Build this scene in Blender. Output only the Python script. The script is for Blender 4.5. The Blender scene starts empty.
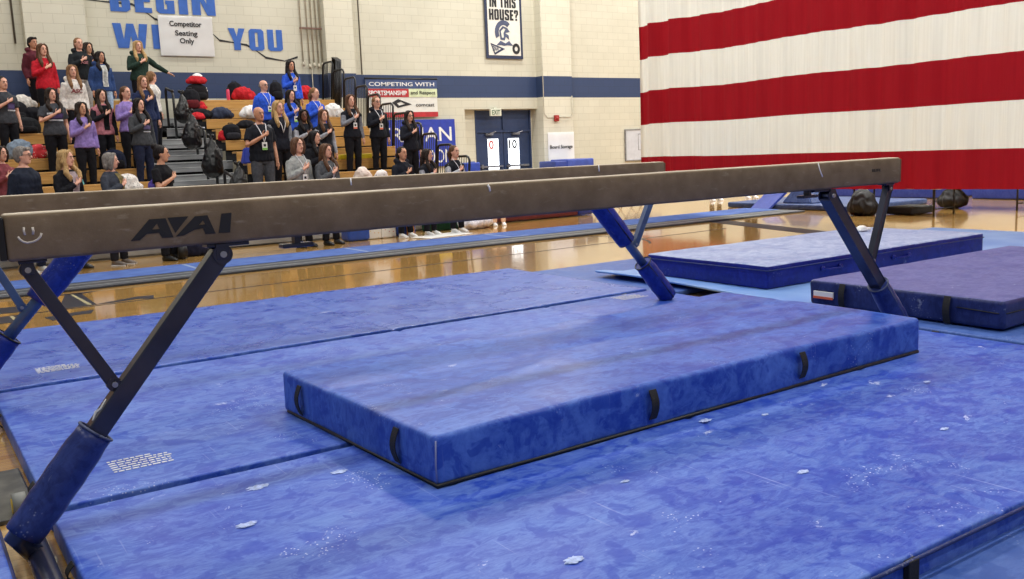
import bpy, bmesh, math, random
from mathutils import Vector, Matrix, noise as mnoise
random.seed(7)
SC = bpy.context.scene
COL = SC.collection
PI = math.pi
V = Vector

# ------------------------------------------------------------------ materials
MATS = {}
def lin(c):
    return tuple(((v/255.0)/12.92 if v/255.0 <= 0.04045 else ((v/255.0+0.055)/1.055)**2.4) for v in c)

def mat(name, rgb, rough=0.6, metal=0.0, var=0.12, scale=8.0, spec=0.5, bump=0.0, bscale=60.0, rgb2=None, sheen=0.0, stretch=None, coat=0.0):
    """procedural principled material; colour varies with noise between rgb and rgb2"""
    if name in MATS: return MATS[name]
    m = bpy.data.materials.new(name); m.use_nodes = True
    nt = m.node_tree; b = nt.nodes['Principled BSDF']
    c = lin(rgb)
    if rgb2 is None: c2 = tuple(max(0, min(1, v*(1+var*2))) for v in c); c1 = tuple(v*(1-var) for v in c)
    else: c1 = c; c2 = lin(rgb2)
    tc = nt.nodes.new('ShaderNodeTexCoord'); mp = nt.nodes.new('ShaderNodeMapping')
    if stretch: mp.inputs['Scale'].default_value = stretch
    nz = nt.nodes.new('ShaderNodeTexNoise'); nz.inputs['Scale'].default_value = scale; nz.inputs['Detail'].default_value = 5
    cr = nt.nodes.new('ShaderNodeValToRGB')
    cr.color_ramp.elements[0].position = 0.35; cr.color_ramp.elements[1].position = 0.68
    cr.color_ramp.elements[0].color = (*c1, 1); cr.color_ramp.elements[1].color = (*c2, 1)
    nt.links.new(tc.outputs['Object'], mp.inputs['Vector']); nt.links.new(mp.outputs[0], nz.inputs['Vector'])
    nt.links.new(nz.outputs['Fac'], cr.inputs[0]); nt.links.new(cr.outputs[0], b.inputs['Base Color'])
    b.inputs['Roughness'].default_value = rough; b.inputs['Metallic'].default_value = metal
    b.inputs['Specular IOR Level'].default_value = spec
    if coat: b.inputs['Coat Weight'].default_value = coat; b.inputs['Coat Roughness'].default_value = .1
    if sheen: b.inputs['Sheen Weight'].default_value = sheen
    if bump:
        n2 = nt.nodes.new('ShaderNodeTexNoise'); n2.inputs['Scale'].default_value = bscale; n2.inputs['Detail'].default_value = 3
        bp = nt.nodes.new('ShaderNodeBump'); bp.inputs['Strength'].default_value = bump; bp.inputs['Distance'].default_value = 0.01
        nt.links.new(mp.outputs[0], n2.inputs['Vector']); nt.links.new(n2.outputs['Fac'], bp.inputs['Height']); nt.links.new(bp.outputs[0], b.inputs['Normal'])
    MATS[name] = m
    return m

def N(nt, t, **kw):
    n = nt.nodes.new(t)
    for k, v in kw.items():
        if k in ('operation', 'blend_type', 'data_type', 'bands_direction', 'wave_type', 'feature', 'distance', 'interpolation_type'): setattr(n, k, v)
        else: n.inputs[k.replace('_', ' ')].default_value = v
    return n

def ramp(nt, src, stops):
    r = nt.nodes.new('ShaderNodeValToRGB')
    e = r.color_ramp.elements
    e[0].position, e[0].color = stops[0][0], (*stops[0][1], 1)
    e[1].position, e[1].color = stops[-1][0], (*stops[-1][1], 1)
    for p, c in stops[1:-1]:
        k = e.new(p); k.color = (*c, 1)
    nt.links.new(src, r.inputs[0]); return r.outputs[0]

def mixc(nt, fac, a, b, mode='MIX'):
    n = nt.nodes.new('ShaderNodeMix'); n.data_type = 'RGBA'; n.blend_type = mode
    for s, v in ((0, fac), (6, a), (7, b)):
        if isinstance(v, (int, float)): n.inputs[s].default_value = v
        elif isinstance(v, tuple): n.inputs[s].default_value = (*v, 1) if len(v) == 3 else v
        else: nt.links.new(v, n.inputs[s])
    return n.outputs[2]

def mapped(nt, scale, coord='Object', loc=(0,0,0), rot=(0,0,0)):
    tc = nt.nodes.new('ShaderNodeTexCoord'); mp = nt.nodes.new('ShaderNodeMapping')
    mp.inputs['Scale'].default_value = scale; mp.inputs['Location'].default_value = loc; mp.inputs['Rotation'].default_value = rot
    nt.links.new(tc.outputs[coord], mp.inputs['Vector']); return mp.outputs[0]

def noise_out(nt, vec, scale, detail=5, rough=.55, dist=0):
    n = nt.nodes.new('ShaderNodeTexNoise'); n.inputs['Scale'].default_value = scale; n.inputs['Detail'].default_value = detail
    n.inputs['Roughness'].default_value = rough; n.inputs['Distortion'].default_value = dist
    nt.links.new(vec, n.inputs['Vector']); return n.outputs['Fac']

def vinyl(name, dark, light, seed=0, chalk=.5, rough=.42, cloud=1.5):
    """chalk-dusted vinyl of gymnastics mats: cloudy smears, handprints, specks, scratches"""
    if name in MATS: return MATS[name]
    m = bpy.data.materials.new(name); m.use_nodes = True; nt = m.node_tree; b = nt.nodes['Principled BSDF']
    v = mapped(nt, (1, 1, 1), loc=(seed, seed*.7, 0))
    d, l = lin(dark), lin(light)
    mid = tuple((x+y)/2 for x, y in zip(d, l))
    n1 = noise_out(nt, v, cloud*1.6, 9, .68, .8)
    c1 = ramp(nt, n1, [(.40, d), (.5, mid), (.60, l)])
    # hand-sized smears with crisp borders
    vs = mapped(nt, (1.0, 1.7, 1), loc=(seed+3, 0, 0), rot=(0, 0, .35))
    n2 = noise_out(nt, vs, 6.5*cloud/1.5, 7, .66, 1.6)
    c2 = ramp(nt, n2, [(.455, d), (.485, mid), (.60, l)])
    c = mixc(nt, .55, c1, c2)
    # fine wiping streaks
    n4 = noise_out(nt, mapped(nt, (1.0, 4.5, 1), loc=(seed, 4, 0), rot=(0, 0, -.25)), 16, 6, .7, 1.0)
    c4 = ramp(nt, n4, [(.42, d), (.60, l)])
    c = mixc(nt, .26, c, c4)
    # darker clean hand and foot prints
    n3 = noise_out(nt, mapped(nt, (1, 1, 1), loc=(seed*2, 5, 0)), 7.5, 3, .55, .5)
    f3 = ramp(nt, n3, [(.575, (0, 0, 0)), (.615, (.65, .65, .65))])
    c = mixc(nt, f3, c, d)
    # chalk scratches, two directions
    for rot, sc in ((.9, (60, 1.6, 1)),):
        ns = noise_out(nt, mapped(nt, sc, rot=(0, 0, rot), loc=(seed, 0, 0)), 1.2, 2, .5)
        nm = noise_out(nt, v, 2.3, 2)
        fs = ramp(nt, ns, [(.66, (0, 0, 0)), (.74, (.28*chalk,)*3)])
        fm = ramp(nt, nm, [(.48, (0, 0, 0)), (.6, (1, 1, 1))])
        c = mixc(nt, mixc(nt, 1.0, fs, fm, 'MULTIPLY'), c, lin((190, 200, 235)))
    # chalk blobs: clustered specks
    vo = nt.nodes.new('ShaderNodeTexVoronoi'); vo.inputs['Scale'].default_value = 62
    nt.links.new(v, vo.inputs['Vector'])
    fb = ramp(nt, vo.outputs['Distance'], [(.12, (1, 1, 1)), (.27, (0, 0, 0))])
    nb = noise_out(nt, mapped(nt, (1, 1, 1), loc=(seed, 9, 1)), 3.1, 3, .6)
    fc = ramp(nt, nb, [(.60, (0, 0, 0)), (.66, (1, 1, 1))])
    c = mixc(nt, mixc(nt, chalk, (0, 0, 0), mixc(nt, 1.0, fb, fc, 'MULTIPLY')), c, lin((215, 222, 240)))
    # larger powder smudges, sparse
    n5 = noise_out(nt, mapped(nt, (1.0, 1.5, 1), loc=(seed*3, 2, 4)), 4.6, 7, .72, .5)
    c = mixc(nt, ramp(nt, n5, [(.645, (0, 0, 0)), (.69, (.9*chalk,)*3)]), c, lin((205, 214, 240)))
    nt.links.new(c, b.inputs['Base Color'])
    rr = ramp(nt, n1, [(.3, (rough-.1,)*3), (.7, (rough+.12,)*3)]); nt.links.new(rr, b.inputs['Roughness'])
    bp = nt.nodes.new('ShaderNodeBump'); bp.inputs['Strength'].default_value = .12; bp.inputs['Distance'].default_value = .02
    nt.links.new(noise_out(nt, v, 5, 4), bp.inputs['Height']); nt.links.new(bp.outputs[0], b.inputs['Normal'])
    b.inputs['Specular IOR Level'].default_value = .28
    MATS[name] = m; return m

def simple_nodes(name):
    m = bpy.data.materials.new(name); m.use_nodes = True; MATS[name] = m
    return m, m.node_tree, m.node_tree.nodes['Principled BSDF']

# painted block wall with navy band (2.87..3.46 m)
def block_mat(name, band=True, tint=(200, 197, 179)):
    m, nt, b = simple_nodes(name)
    tc = nt.nodes.new('ShaderNodeTexCoord'); sp = nt.nodes.new('ShaderNodeSeparateXYZ'); nt.links.new(tc.outputs['Object'], sp.inputs[0])
    add = N(nt, 'ShaderNodeMath', operation='ADD'); nt.links.new(sp.outputs['X'], add.inputs[0]); nt.links.new(sp.outputs['Y'], add.inputs[1])
    cb = nt.nodes.new('ShaderNodeCombineXYZ'); nt.links.new(add.outputs[0], cb.inputs[0]); nt.links.new(sp.outputs['Z'], cb.inputs[1])
    br = nt.nodes.new('ShaderNodeTexBrick'); br.inputs['Scale'].default_value = 1.0
    br.inputs['Brick Width'].default_value = .406; br.inputs['Row Height'].default_value = .2; br.inputs['Mortar Size'].default_value = .006; br.inputs['Mortar Smooth'].default_value = .4
    br.inputs['Color1'].default_value = (1, 1, 1, 1); br.inputs['Color2'].default_value = (.955, .955, .95, 1); br.inputs['Mortar'].default_value = (.80, .79, .77, 1)
    nt.links.new(cb.outputs[0], br.inputs['Vector'])
    nz = noise_out(nt, tc.outputs['Object'], 1.2, 4)
    base = ramp(nt, nz, [(.3, lin(tint)), (.7, lin(tuple(min(255, t+8) for t in tint)))])
    if band:
        g1 = N(nt, 'ShaderNodeMath', operation='GREATER_THAN'); g1.inputs[1].default_value = 2.87; nt.links.new(sp.outputs['Z'], g1.inputs[0])
        g2 = N(nt, 'ShaderNodeMath', operation='LESS_THAN'); g2.inputs[1].default_value = 3.46; nt.links.new(sp.outputs['Z'], g2.inputs[0])
        mu = N(nt, 'ShaderNodeMath', operation='MULTIPLY'); nt.links.new(g1.outputs[0], mu.inputs[0]); nt.links.new(g2.outputs[0], mu.inputs[1])
        g3 = N(nt, 'ShaderNodeMath', operation='LESS_THAN'); g3.inputs[1].default_value = 0; nt.links.new(sp.outputs['X'], g3.inputs[0])
        base = mixc(nt, mu.outputs[0], base, lin((43, 61, 98)))
    c = mixc(nt, 1.0, base, br.outputs['Color'], 'MULTIPLY'); nt.links.new(c, b.inputs['Base Color'])
    b.inputs['Roughness'].default_value = .55
    bp = nt.nodes.new('ShaderNodeBump'); bp.inputs['Strength'].default_value = .5; bp.inputs['Distance'].default_value = .01
    nt.links.new(br.outputs['Color'], bp.inputs['Height']); nt.links.new(bp.outputs[0], b.inputs['Normal'])
    return m

def floor_mat():
    m, nt, b = simple_nodes('maple_court')
    tc = nt.nodes.new('ShaderNodeTexCoord')
    br = nt.nodes.new('ShaderNodeTexBrick'); br.inputs['Scale'].default_value = 1
    br.inputs['Brick Width'].default_value = 1.1; br.inputs['Row Height'].default_value = .057; br.inputs['Mortar Size'].default_value = .0012
    br.inputs['Color1'].default_value = (*lin((210, 168, 100)), 1); br.inputs['Color2'].default_value = (*lin((188, 144, 80)), 1); br.inputs['Mortar'].default_value = (*lin((150, 108, 60)), 1)
    nt.links.new(tc.outputs['Object'], br.inputs['Vector'])
    g = noise_out(nt, mapped(nt, (.6, 14, 1)), 3.0, 5)
    gr = ramp(nt, g, [(.3, (.86, .84, .80)), (.7, (1, 1, 1))])
    c = mixc(nt, 1.0, br.outputs['Color'], gr, 'MULTIPLY'); nt.links.new(c, b.inputs['Base Color'])
    b.inputs['Roughness'].default_value = .13; b.inputs['Coat Weight'].default_value = .6; b.inputs['Coat Roughness'].default_value = .07
    bp = nt.nodes.new('ShaderNodeBump'); bp.inputs['Strength'].default_value = .05; bp.inputs['Distance'].default_value = .01
    nt.links.new(noise_out(nt, mapped(nt, (1, 5, 1)), 2.5, 3), bp.inputs['Height']); nt.links.new(bp.outputs[0], b.inputs['Normal'])
    return m

def suede_mat():
    m, nt, b = simple_nodes('beam_suede')
    v = mapped(nt, (1, 1, 1))
    n1 = noise_out(nt, v, 7, 7, .65)
    c = ramp(nt, n1, [(.3, lin((104, 88, 68))), (.7, lin((130, 112, 90)))])
    n2 = noise_out(nt, mapped(nt, (3, 1, 9)), 5, 5, .6)
    f2 = ramp(nt, n2, [(.60, (0, 0, 0)), (.74, (.30, .30, .30))])
    c = mixc(nt, f2, c, lin((176, 164, 146)))
    # chalk rubbed into the upper edge
    sp = nt.nodes.new('ShaderNodeSeparateXYZ'); tc = nt.nodes.new('ShaderNodeTexCoord'); nt.links.new(tc.outputs['Object'], sp.inputs[0])
    mr = nt.nodes.new('ShaderNodeMapRange'); mr.inputs[1].default_value = .154; mr.inputs[2].default_value = .160
    nt.links.new(sp.outputs['Z'], mr.inputs[0])
    n3 = noise_out(nt, mapped(nt, (1, 4, 4)), 3.5, 4)
    f3 = ramp(nt, n3, [(.3, (.45, .45, .45)), (.65, (1, 1, 1))])
    f = mixc(nt, 1.0, mixc(nt, mr.outputs[0], (0, 0, 0), (1, 1, 1)), f3, 'MULTIPLY')
    c = mixc(nt, f, c, lin((214, 202, 182)))
    nt.links.new(c, b.inputs['Base Color']); b.inputs['Roughness'].default_value = .75; b.inputs['Specular IOR Level'].default_value = .25
    bp = nt.nodes.new('ShaderNodeBump'); bp.inputs['Strength'].default_value = .2; bp.inputs['Distance'].default_value = .003
    nt.links.new(noise_out(nt, v, 160, 2), bp.inputs['Height']); nt.links.new(bp.outputs[0], b.inputs['Normal'])
    return m

def flag_mat():
    m, nt, b = simple_nodes('flag_cloth')
    at = nt.nodes.new('ShaderNodeAttribute'); at.attribute_name = 'stripe'
    c = mixc(nt, at.outputs['Fac'], lin((240, 240, 234)), lin((176, 34, 48)))
    n = noise_out(nt, mapped(nt, (1, 14, .3)), 2.0, 3)
    c = mixc(nt, 1.0, c, ramp(nt, n, [(.3, (.90, .90, .90)), (.7, (1, 1, 1))]), 'MULTIPLY')
    nt.links.new(c, b.inputs['Base Color']); b.inputs['Roughness'].default_value = .8; b.inputs['Specular IOR Level'].default_value = .2
    tr = nt.nodes.new('ShaderNodeBsdfTranslucent'); nt.links.new(c, tr.inputs['Color'])
    mx = nt.nodes.new('ShaderNodeMixShader'); mx.inputs[0].default_value = .15
    out = nt.nodes['Material Output']; nt.links.new(b.outputs[0], mx.inputs[1]); nt.links.new(tr.outputs[0], mx.inputs[2]); nt.links.new(mx.outputs[0], out.inputs[0])
    return m

def wood_mat(name, a, c_, scale=(1, 12, 12), rough=.35):
    m, nt, b = simple_nodes(name)
    n = noise_out(nt, mapped(nt, scale), 2.0, 6, .6, .8)
    c = ramp(nt, n, [(.3, lin(a)), (.7, lin(c_))]); nt.links.new(c, b.inputs['Base Color']); b.inputs['Roughness'].default_value = rough
    return m

def emis(name, rgb, s):
    m, nt, b = simple_nodes(name)
    n = noise_out(nt, mapped(nt, (1, 1, 1)), 4, 4)
    c = ramp(nt, n, [(.35, tuple(x*.72 for x in lin(rgb))), (.6, lin(rgb))])
    nt.links.new(c, b.inputs['Emission Color']); b.inputs['Emission Strength'].default_value = s; b.inputs['Base Color'].default_value = (*lin(rgb), 1)
    return m

def strands(name, a, c_):
    if name in MATS: return MATS[name]
    m, nt, b = simple_nodes(name)
    n = noise_out(nt, mapped(nt, (26, 26, 2.2)), 3.0, 4, .6, .4)
    c = ramp(nt, n, [(.32, lin(a)), (.7, lin(c_))]); nt.links.new(c, b.inputs['Base Color']); b.inputs['Roughness'].default_value = .6; b.inputs['Specular IOR Level'].default_value = .2
    bp = nt.nodes.new('ShaderNodeBump'); bp.inputs['Strength'].default_value = .6; bp.inputs['Distance'].default_value = .01
    nt.links.new(n, bp.inputs['Height']); nt.links.new(bp.outputs[0], b.inputs['Normal'])
    return m

# ------------------------------------------------------------------ object helpers
def link(o, parent=None):
    COL.objects.link(o)
    if parent is not None: o.parent = parent
    return o

def tag(o, label=None, cat=None, group=None, kind=None):
    if label: o['label'] = label
    if cat: o['category'] = cat
    if group: o['group'] = group
    if kind: o['kind'] = kind
    return o

def obj(name, bm, m, parent=None, smooth=False, loc=None, rot=None):
    me = bpy.data.meshes.new(name)
    bmesh.ops.recalc_face_normals(bm, faces=bm.faces[:])
    bm.to_mesh(me); bm.free()
    for x in (m if isinstance(m, (list, tuple)) else [m]): me.materials.append(x)
    if smooth:
        for p in me.polygons: p.use_smooth = True
    o = bpy.data.objects.new(name, me); link(o, parent)
    if loc is not None: o.location = loc
    if rot is not None: o.rotation_euler = rot
    return o

def empty(name, loc=(0, 0, 0), rotz=0, label=None, cat=None, group=None):
    o = bpy.data.objects.new(name, None); o.empty_display_size = .1; link(o)
    o.location = loc; o.rotation_euler = (0, 0, rotz); tag(o, label, cat, group); return o

def B(): return bmesh.new()

def box(bm, x0, x1, y0, y1, z0, z1, bev=0, mi=0, M=None):
    r = bmesh.ops.create_cube(bm, size=1)
    vs = r['verts']
    for v in vs:
        v.co = V(((x0+x1)/2+v.co.x*(x1-x0), (y0+y1)/2+v.co.y*(y1-y0), (z0+z1)/2+v.co.z*(z1-z0)))
        if M is not None: v.co = M @ v.co
    fs = list({f for v in vs for f in v.link_faces})
    for f in fs: f.material_index = mi
    if bev:
        es = list({e for v in vs for e in v.link_edges})
        bmesh.ops.bevel(bm, geom=es, offset=bev, segments=3, profile=.5, affect='EDGES')

def frame(d):
    d = d.normalized(); up = V((0, 0, 1)) if abs(d.z) < .9 else V((0, 1, 0))
    a = d.cross(up).normalized(); return a, a.cross(d).normalized()

def loft(bm, rings, n=14, mi=0):
    """rings: (centre, axis_a, axis_b) -> closed smooth solid"""
    prev = None; L = []
    for c, a, b_ in rings:
        L.append([bm.verts.new(V(c)+a*math.cos(2*PI*k/n)+b_*math.sin(2*PI*k/n)) for k in range(n)])
    for p, q in zip(L, L[1:]):
        for k in range(n):
            f = bm.faces.new((p[k], p[(k+1) % n], q[(k+1) % n], q[k])); f.material_index = mi; f.smooth = True
    f = bm.faces.new(L[0][::-1]); f.material_index = mi
    f = bm.faces.new(L[-1]); f.material_index = mi

def tube(bm, pts, rad, n=10, mi=0, flat=1.0, round_ends=False):
    pts = [V(p) for p in pts]
    if isinstance(rad, (int, float)): rad = [rad]*len(pts)
    rad = list(rad)
    if round_ends:
        d0 = (pts[0]-pts[1]).normalized(); d1 = (pts[-1]-pts[-2]).normalized()
        pts = [pts[0]+d0*rad[0]*.9, pts[0]+d0*rad[0]*.5]+pts+[pts[-1]+d1*rad[-1]*.5, pts[-1]+d1*rad[-1]*.9]
        rad = [rad[0]*.35, rad[0]*.85]+rad+[rad[-1]*.85, rad[-1]*.35]
    rings = []; a = None
    for i, p in enumerate(pts):
        d = (pts[min(i+1, len(pts)-1)]-pts[max(i-1, 0)]).normalized()
        if a is None: a, b_ = frame(d)
        else:
            a = (a-d*a.dot(d)).normalized(); b_ = a.cross(d)
        rings.append((p, a*rad[i], b_*rad[i]*flat))
    loft(bm, rings, n, mi)

def ball(bm, c, rx, ry, rz, mi=0, seg=16, M=None):
    r = bmesh.ops.create_uvsphere(bm, u_segments=seg, v_segments=max(8, seg*2//3), radius=1)
    for v in r['verts']:
        v.co = V((v.co.x*rx, v.co.y*ry, v.co.z*rz))
        if M is not None: v.co = M @ v.co
        v.co += V(c)
    for f in {f for v in r['verts'] for f in v.link_faces}: f.material_index = mi; f.smooth = True

def bake(o, voxel, smooth=4, disp=0, dscale=.08, factor=.5):
    """fuse the overlapping solids of o into one continuous surface"""
    md = o.modifiers.new('r', 'REMESH'); md.mode = 'VOXEL'; md.voxel_size = voxel; md.use_smooth_shade = True
    if smooth:
        s = o.modifiers.new('s', 'SMOOTH'); s.iterations = smooth; s.factor = factor
    dg = bpy.context.evaluated_depsgraph_get()
    me = bpy.data.meshes.new_from_object(o.evaluated_get(dg), depsgraph=dg)
    o.modifiers.clear(); old = o.data; mats = [m for m in old.materials]; o.data = me
    me.materials.clear()
    for m in mats: me.materials.append(m)
    bpy.data.meshes.remove(old)
    for p in me.polygons: p.use_smooth = True; p.material_index = 0
    if disp:
        nrm = [v.normal.copy() for v in me.vertices]
        for v, n_ in zip(me.vertices, nrm):
            q = v.co/dscale
            v.co += n_*disp*(1-2*abs(mnoise.noise(V((q.x, q.y, q.z*.55)))))
    return o

def grid_axis(a, b, r, res):
    L = b-a; r = min(r, L/2)
    inner = max(1, int(round((L-2*r)/res)))
    pts = [0, r*.12, r*.35, r*.65, r]
    mid = [r+(L-2*r)*k/inner for k in range(1, inner)]
    return [a+p for p in pts]+[a+p for p in mid]+[b-p for p in pts[::-1]]

def soft_box(bm, x0, x1, y0, y1, z0, z1, r=.03, res=.09, disp=None, mi=0):
    """rounded padded block with optional displacement function"""
    X, Y, Z = grid_axis(x0, x1, r, res), grid_axis(y0, y1, r, res), grid_axis(z0, z1, min(r, (z1-z0)/2.01), res)
    seen = {}
    def vert(x, y, z):
        k = (round(x, 5), round(y, 5), round(z, 5))
        if k in seen: return seen[k]
        p = V((x, y, z)); q = V((min(max(x, x0+r), x1-r), min(max(y, y0+r), y1-r), min(max(z, z0+min(r, (z1-z0)/2.01)), z1-min(r, (z1-z0)/2.01))))
        d = p-q
        if d.length > 1e-7:
            nx = sum(1 for c in d if abs(c) > 1e-6)
            if nx > 1:
                m = max(abs(c) for c in d); p = q+d.normalized()*m
        if disp: p = disp(p)
        seen[k] = bm.verts.new(p); return seen[k]
    def face(a, b_, c, d):
        if len({a, b_, c, d}) == 4:
            try:
                f = bm.faces.new((a, b_, c, d)); f.smooth = True; f.material_index = mi
            except ValueError: pass
    for zc in (z0, z1):
        for i in range(len(X)-1):
            for j in range(len(Y)-1): face(vert(X[i], Y[j], zc), vert(X[i+1], Y[j], zc), vert(X[i+1], Y[j+1], zc), vert(X[i], Y[j+1], zc))
    for yc in (y0, y1):
        for i in range(len(X)-1):
            for j in range(len(Z)-1): face(vert(X[i], yc, Z[j]), vert(X[i+1], yc, Z[j]), vert(X[i+1], yc, Z[j+1]), vert(X[i], yc, Z[j+1]))
    for xc in (x0, x1):
        for i in range(len(Y)-1):
            for j in range(len(Z)-1): face(vert(xc, Y[i], Z[j]), vert(xc, Y[i+1], Z[j]), vert(xc, Y[i+1], Z[j+1]), vert(xc, Y[i], Z[j+1]))

def strap(bm, p0, p1, out, w, wd):
    """webbing handle bowing out from a side: p0 top, p1 bottom, out = outward normal, w along vector wd"""
    p0, p1, out, wd = V(p0), V(p1), V(out), V(wd).normalized()
    L = []
    for k in range(9):
        t = k/8; c = p0.lerp(p1, t)+out*(.004+.022*math.sin(PI*t))
        L.append([bm.verts.new(c-wd*w/2), bm.verts.new(c+wd*w/2), bm.verts.new(c+wd*w/2-out*.004), bm.verts.new(c-wd*w/2-out*.004)])
    for a, b_ in zip(L, L[1:]):
        for k in range(4): bm.faces.new((a[k], a[(k+1) % 4], b_[(k+1) % 4], b_[k]))
    bm.faces.new(L[0]); bm.faces.new(L[-1][::-1])

def shape_mesh(polys, depth=.003):
    """flat outline shapes (with holes) thickened: list of closed point lists"""
    cu = bpy.data.curves.new('t', 'CURVE'); cu.dimensions = '2D'; cu.fill_mode = 'BOTH'; cu.extrude = depth/2
    for p in polys:
        s = cu.splines.new('POLY'); s.points.add(len(p)-1); s.use_cyclic_u = True
        for k, q in enumerate(p): s.points[k].co = (q[0], q[1], 0, 1)
    o = bpy.data.objects.new('t', cu); COL.objects.link(o)
    dg = bpy.context.evaluated_depsgraph_get(); dg.update()
    me = bpy.data.meshes.new_from_object(o.evaluated_get(dg)); bpy.data.objects.remove(o); bpy.data.curves.remove(cu)
    bm = B(); bm.from_mesh(me); bpy.data.meshes.remove(me); return bm

def text_mesh(s, width=None, height=None, bold=.0, depth=.004, align='LEFT'):
    cu = bpy.data.curves.new('t', 'FONT'); cu.body = s; cu.size = 1; cu.offset = bold; cu.extrude = 0.01; cu.resolution_u = 3
    o = bpy.data.objects.new('t', cu); COL.objects.link(o)
    dg = bpy.context.evaluated_depsgraph_get(); dg.update()
    me = bpy.data.meshes.new_from_object(o.evaluated_get(dg)); bpy.data.objects.remove(o); bpy.data.curves.remove(cu)
    bm = B(); bm.from_mesh(me); bpy.data.meshes.remove(me)
    xs = [v.co.x for v in bm.verts]; ys = [v.co.y for v in bm.verts]
    x0, x1, y0, y1 = min(xs), max(xs), min(ys), max(ys)
    sy = height/(y1-y0) if height else None; sx = width/(x1-x0) if width else sy
    if sy is None: sy = sx
    for v in bm.verts:
        v.co.x = (v.co.x-x0)*sx; v.co.y = (v.co.y-y0)*sy; v.co.z = v.co.z*depth/.02
    return bm

def stand_up(bm, x, y, z):
    """turn an XY-plane drawing to face -Y at x, y, z (lower left)"""
    for v in bm.verts: v.co = V((x+v.co.x, y-v.co.z, z+v.co.y))
    return bm

GL = {
 'B': (.62, [[(0,0),(.5,0),(.62,.1),(.62,.42),(.55,.5),(.62,.58),(.62,.9),(.5,1),(0,1)], [(.27,.17),(.36,.17),(.36,.41),(.27,.41)], [(.27,.6),(.35,.6),(.35,.83),(.27,.83)]]),
 'E': (.5, [[(0,0),(.5,0),(.5,.19),(.27,.19),(.27,.41),(.46,.41),(.46,.6),(.27,.6),(.27,.81),(.5,.81),(.5,1),(0,1)]]),
 'G': (.62, [[(.12,0),(.62,0),(.62,.52),(.32,.52),(.32,.36),(.37,.36),(.37,.17),(.27,.17),(.27,.83),(.37,.83),(.37,.64),(.62,.64),(.62,.9),(.5,1),(.12,1),(0,.9),(0,.1)]]),
 'I': (.26, [[(0,0),(.26,0),(.26,1),(0,1)]]),
 'N': (.66, [[(0,0),(.24,0),(.24,.55),(.42,0),(.66,0),(.66,1),(.42,1),(.42,.45),(.24,1),(0,1)]]),
 'W': (1.0, [[(.12,0),(.42,0),(.5,.5),(.58,0),(.88,0),(1,1),(.76,1),(.70,.35),(.60,1),(.40,1),(.30,.35),(.24,1),(0,1)]]),
 'T': (.58, [[(.16,0),(.42,0),(.42,.81),(.58,.81),(.58,1),(0,1),(0,.81),(.16,.81)]]),
 'H': (.64, [[(0,0),(.26,0),(.26,.41),(.38,.41),(.38,0),(.64,0),(.64,1),(.38,1),(.38,.6),(.26,.6),(.26,1),(0,1)]]),
 'Y': (.70, [[(.21,0),(.49,0),(.49,.38),(.70,1),(.44,1),(.35,.62),(.26,1),(0,1),(.21,.38)]]),
 'O': (.64, [[(.1,0),(.54,0),(.64,.1),(.64,.9),(.54,1),(.1,1),(0,.9),(0,.1)], [(.26,.17),(.38,.17),(.38,.83),(.26,.83)]]),
 'U': (.64, [[(.1,0),(.54,0),(.64,.1),(.64,1),(.38,1),(.38,.17),(.26,.17),(.26,1),(0,1),(0,.1)]]),
 'S': (.62, [[(0,.1),(.1,0),(.52,0),(.62,.1),(.62,.45),(.52,.56),(.26,.66),(.26,.83),(.37,.83),(.37,.7),(.62,.7),(.62,.9),(.52,1),(.1,1),(0,.9),(0,.62),(.1,.5),(.36,.38),(.36,.17),(.25,.17),(.25,.32),(0,.32)]]),
 '?': (.6, [[(.18,.28),(.40,.28),(.40,.42),(.6,.6),(.6,.9),(.5,1),(.1,1),(0,.9),(0,.66),(.25,.66),(.25,.83),(.35,.83),(.35,.64),(.18,.48)], [(.18,0),(.42,0),(.42,.2),(.18,.2)]]),
 ' ': (.3, [])}
def block_text(st, x, y, z, h, widths=None, gap=.1, total=None):
    """heavy condensed capitals facing -Y"""
    polys = []; cx_ = 0
    for i, ch in enumerate(st):
        w, ps = GL[ch]; k = (widths[i]/w) if widths else 1
        for p in ps: polys.append([(cx_+a*k, b_*(h if widths else 1)) for a, b_ in p])
        cx_ += w*k+gap
    if not widths:
        k = total/(cx_-gap); polys = [[(a*k, b_*h) for a, b_ in p] for p in polys]
    return stand_up(shape_mesh(polys, .006), x, y, z)

def merge(a, b_, mi=None):
    me = bpy.data.meshes.new('m'); 
    if mi is not None:
        for f in b_.faces: f.material_index = mi
    b_.to_mesh(me); b_.free(); a.from_mesh(me); bpy.data.meshes.remove(me)

def copy_thing(o, loc, rotz, label, group=None):
    c = o.copy(); COL.objects.link(c); c.location = loc; c.rotation_euler = (0, 0, rotz); c['label'] = label
    if group: c['group'] = group
    for ch in list(o.children):
        d = ch.copy(); COL.objects.link(d); d.parent = c
        for g in list(ch.children):
            e = g.copy(); COL.objects.link(e); e.parent = d
    return c

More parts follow.
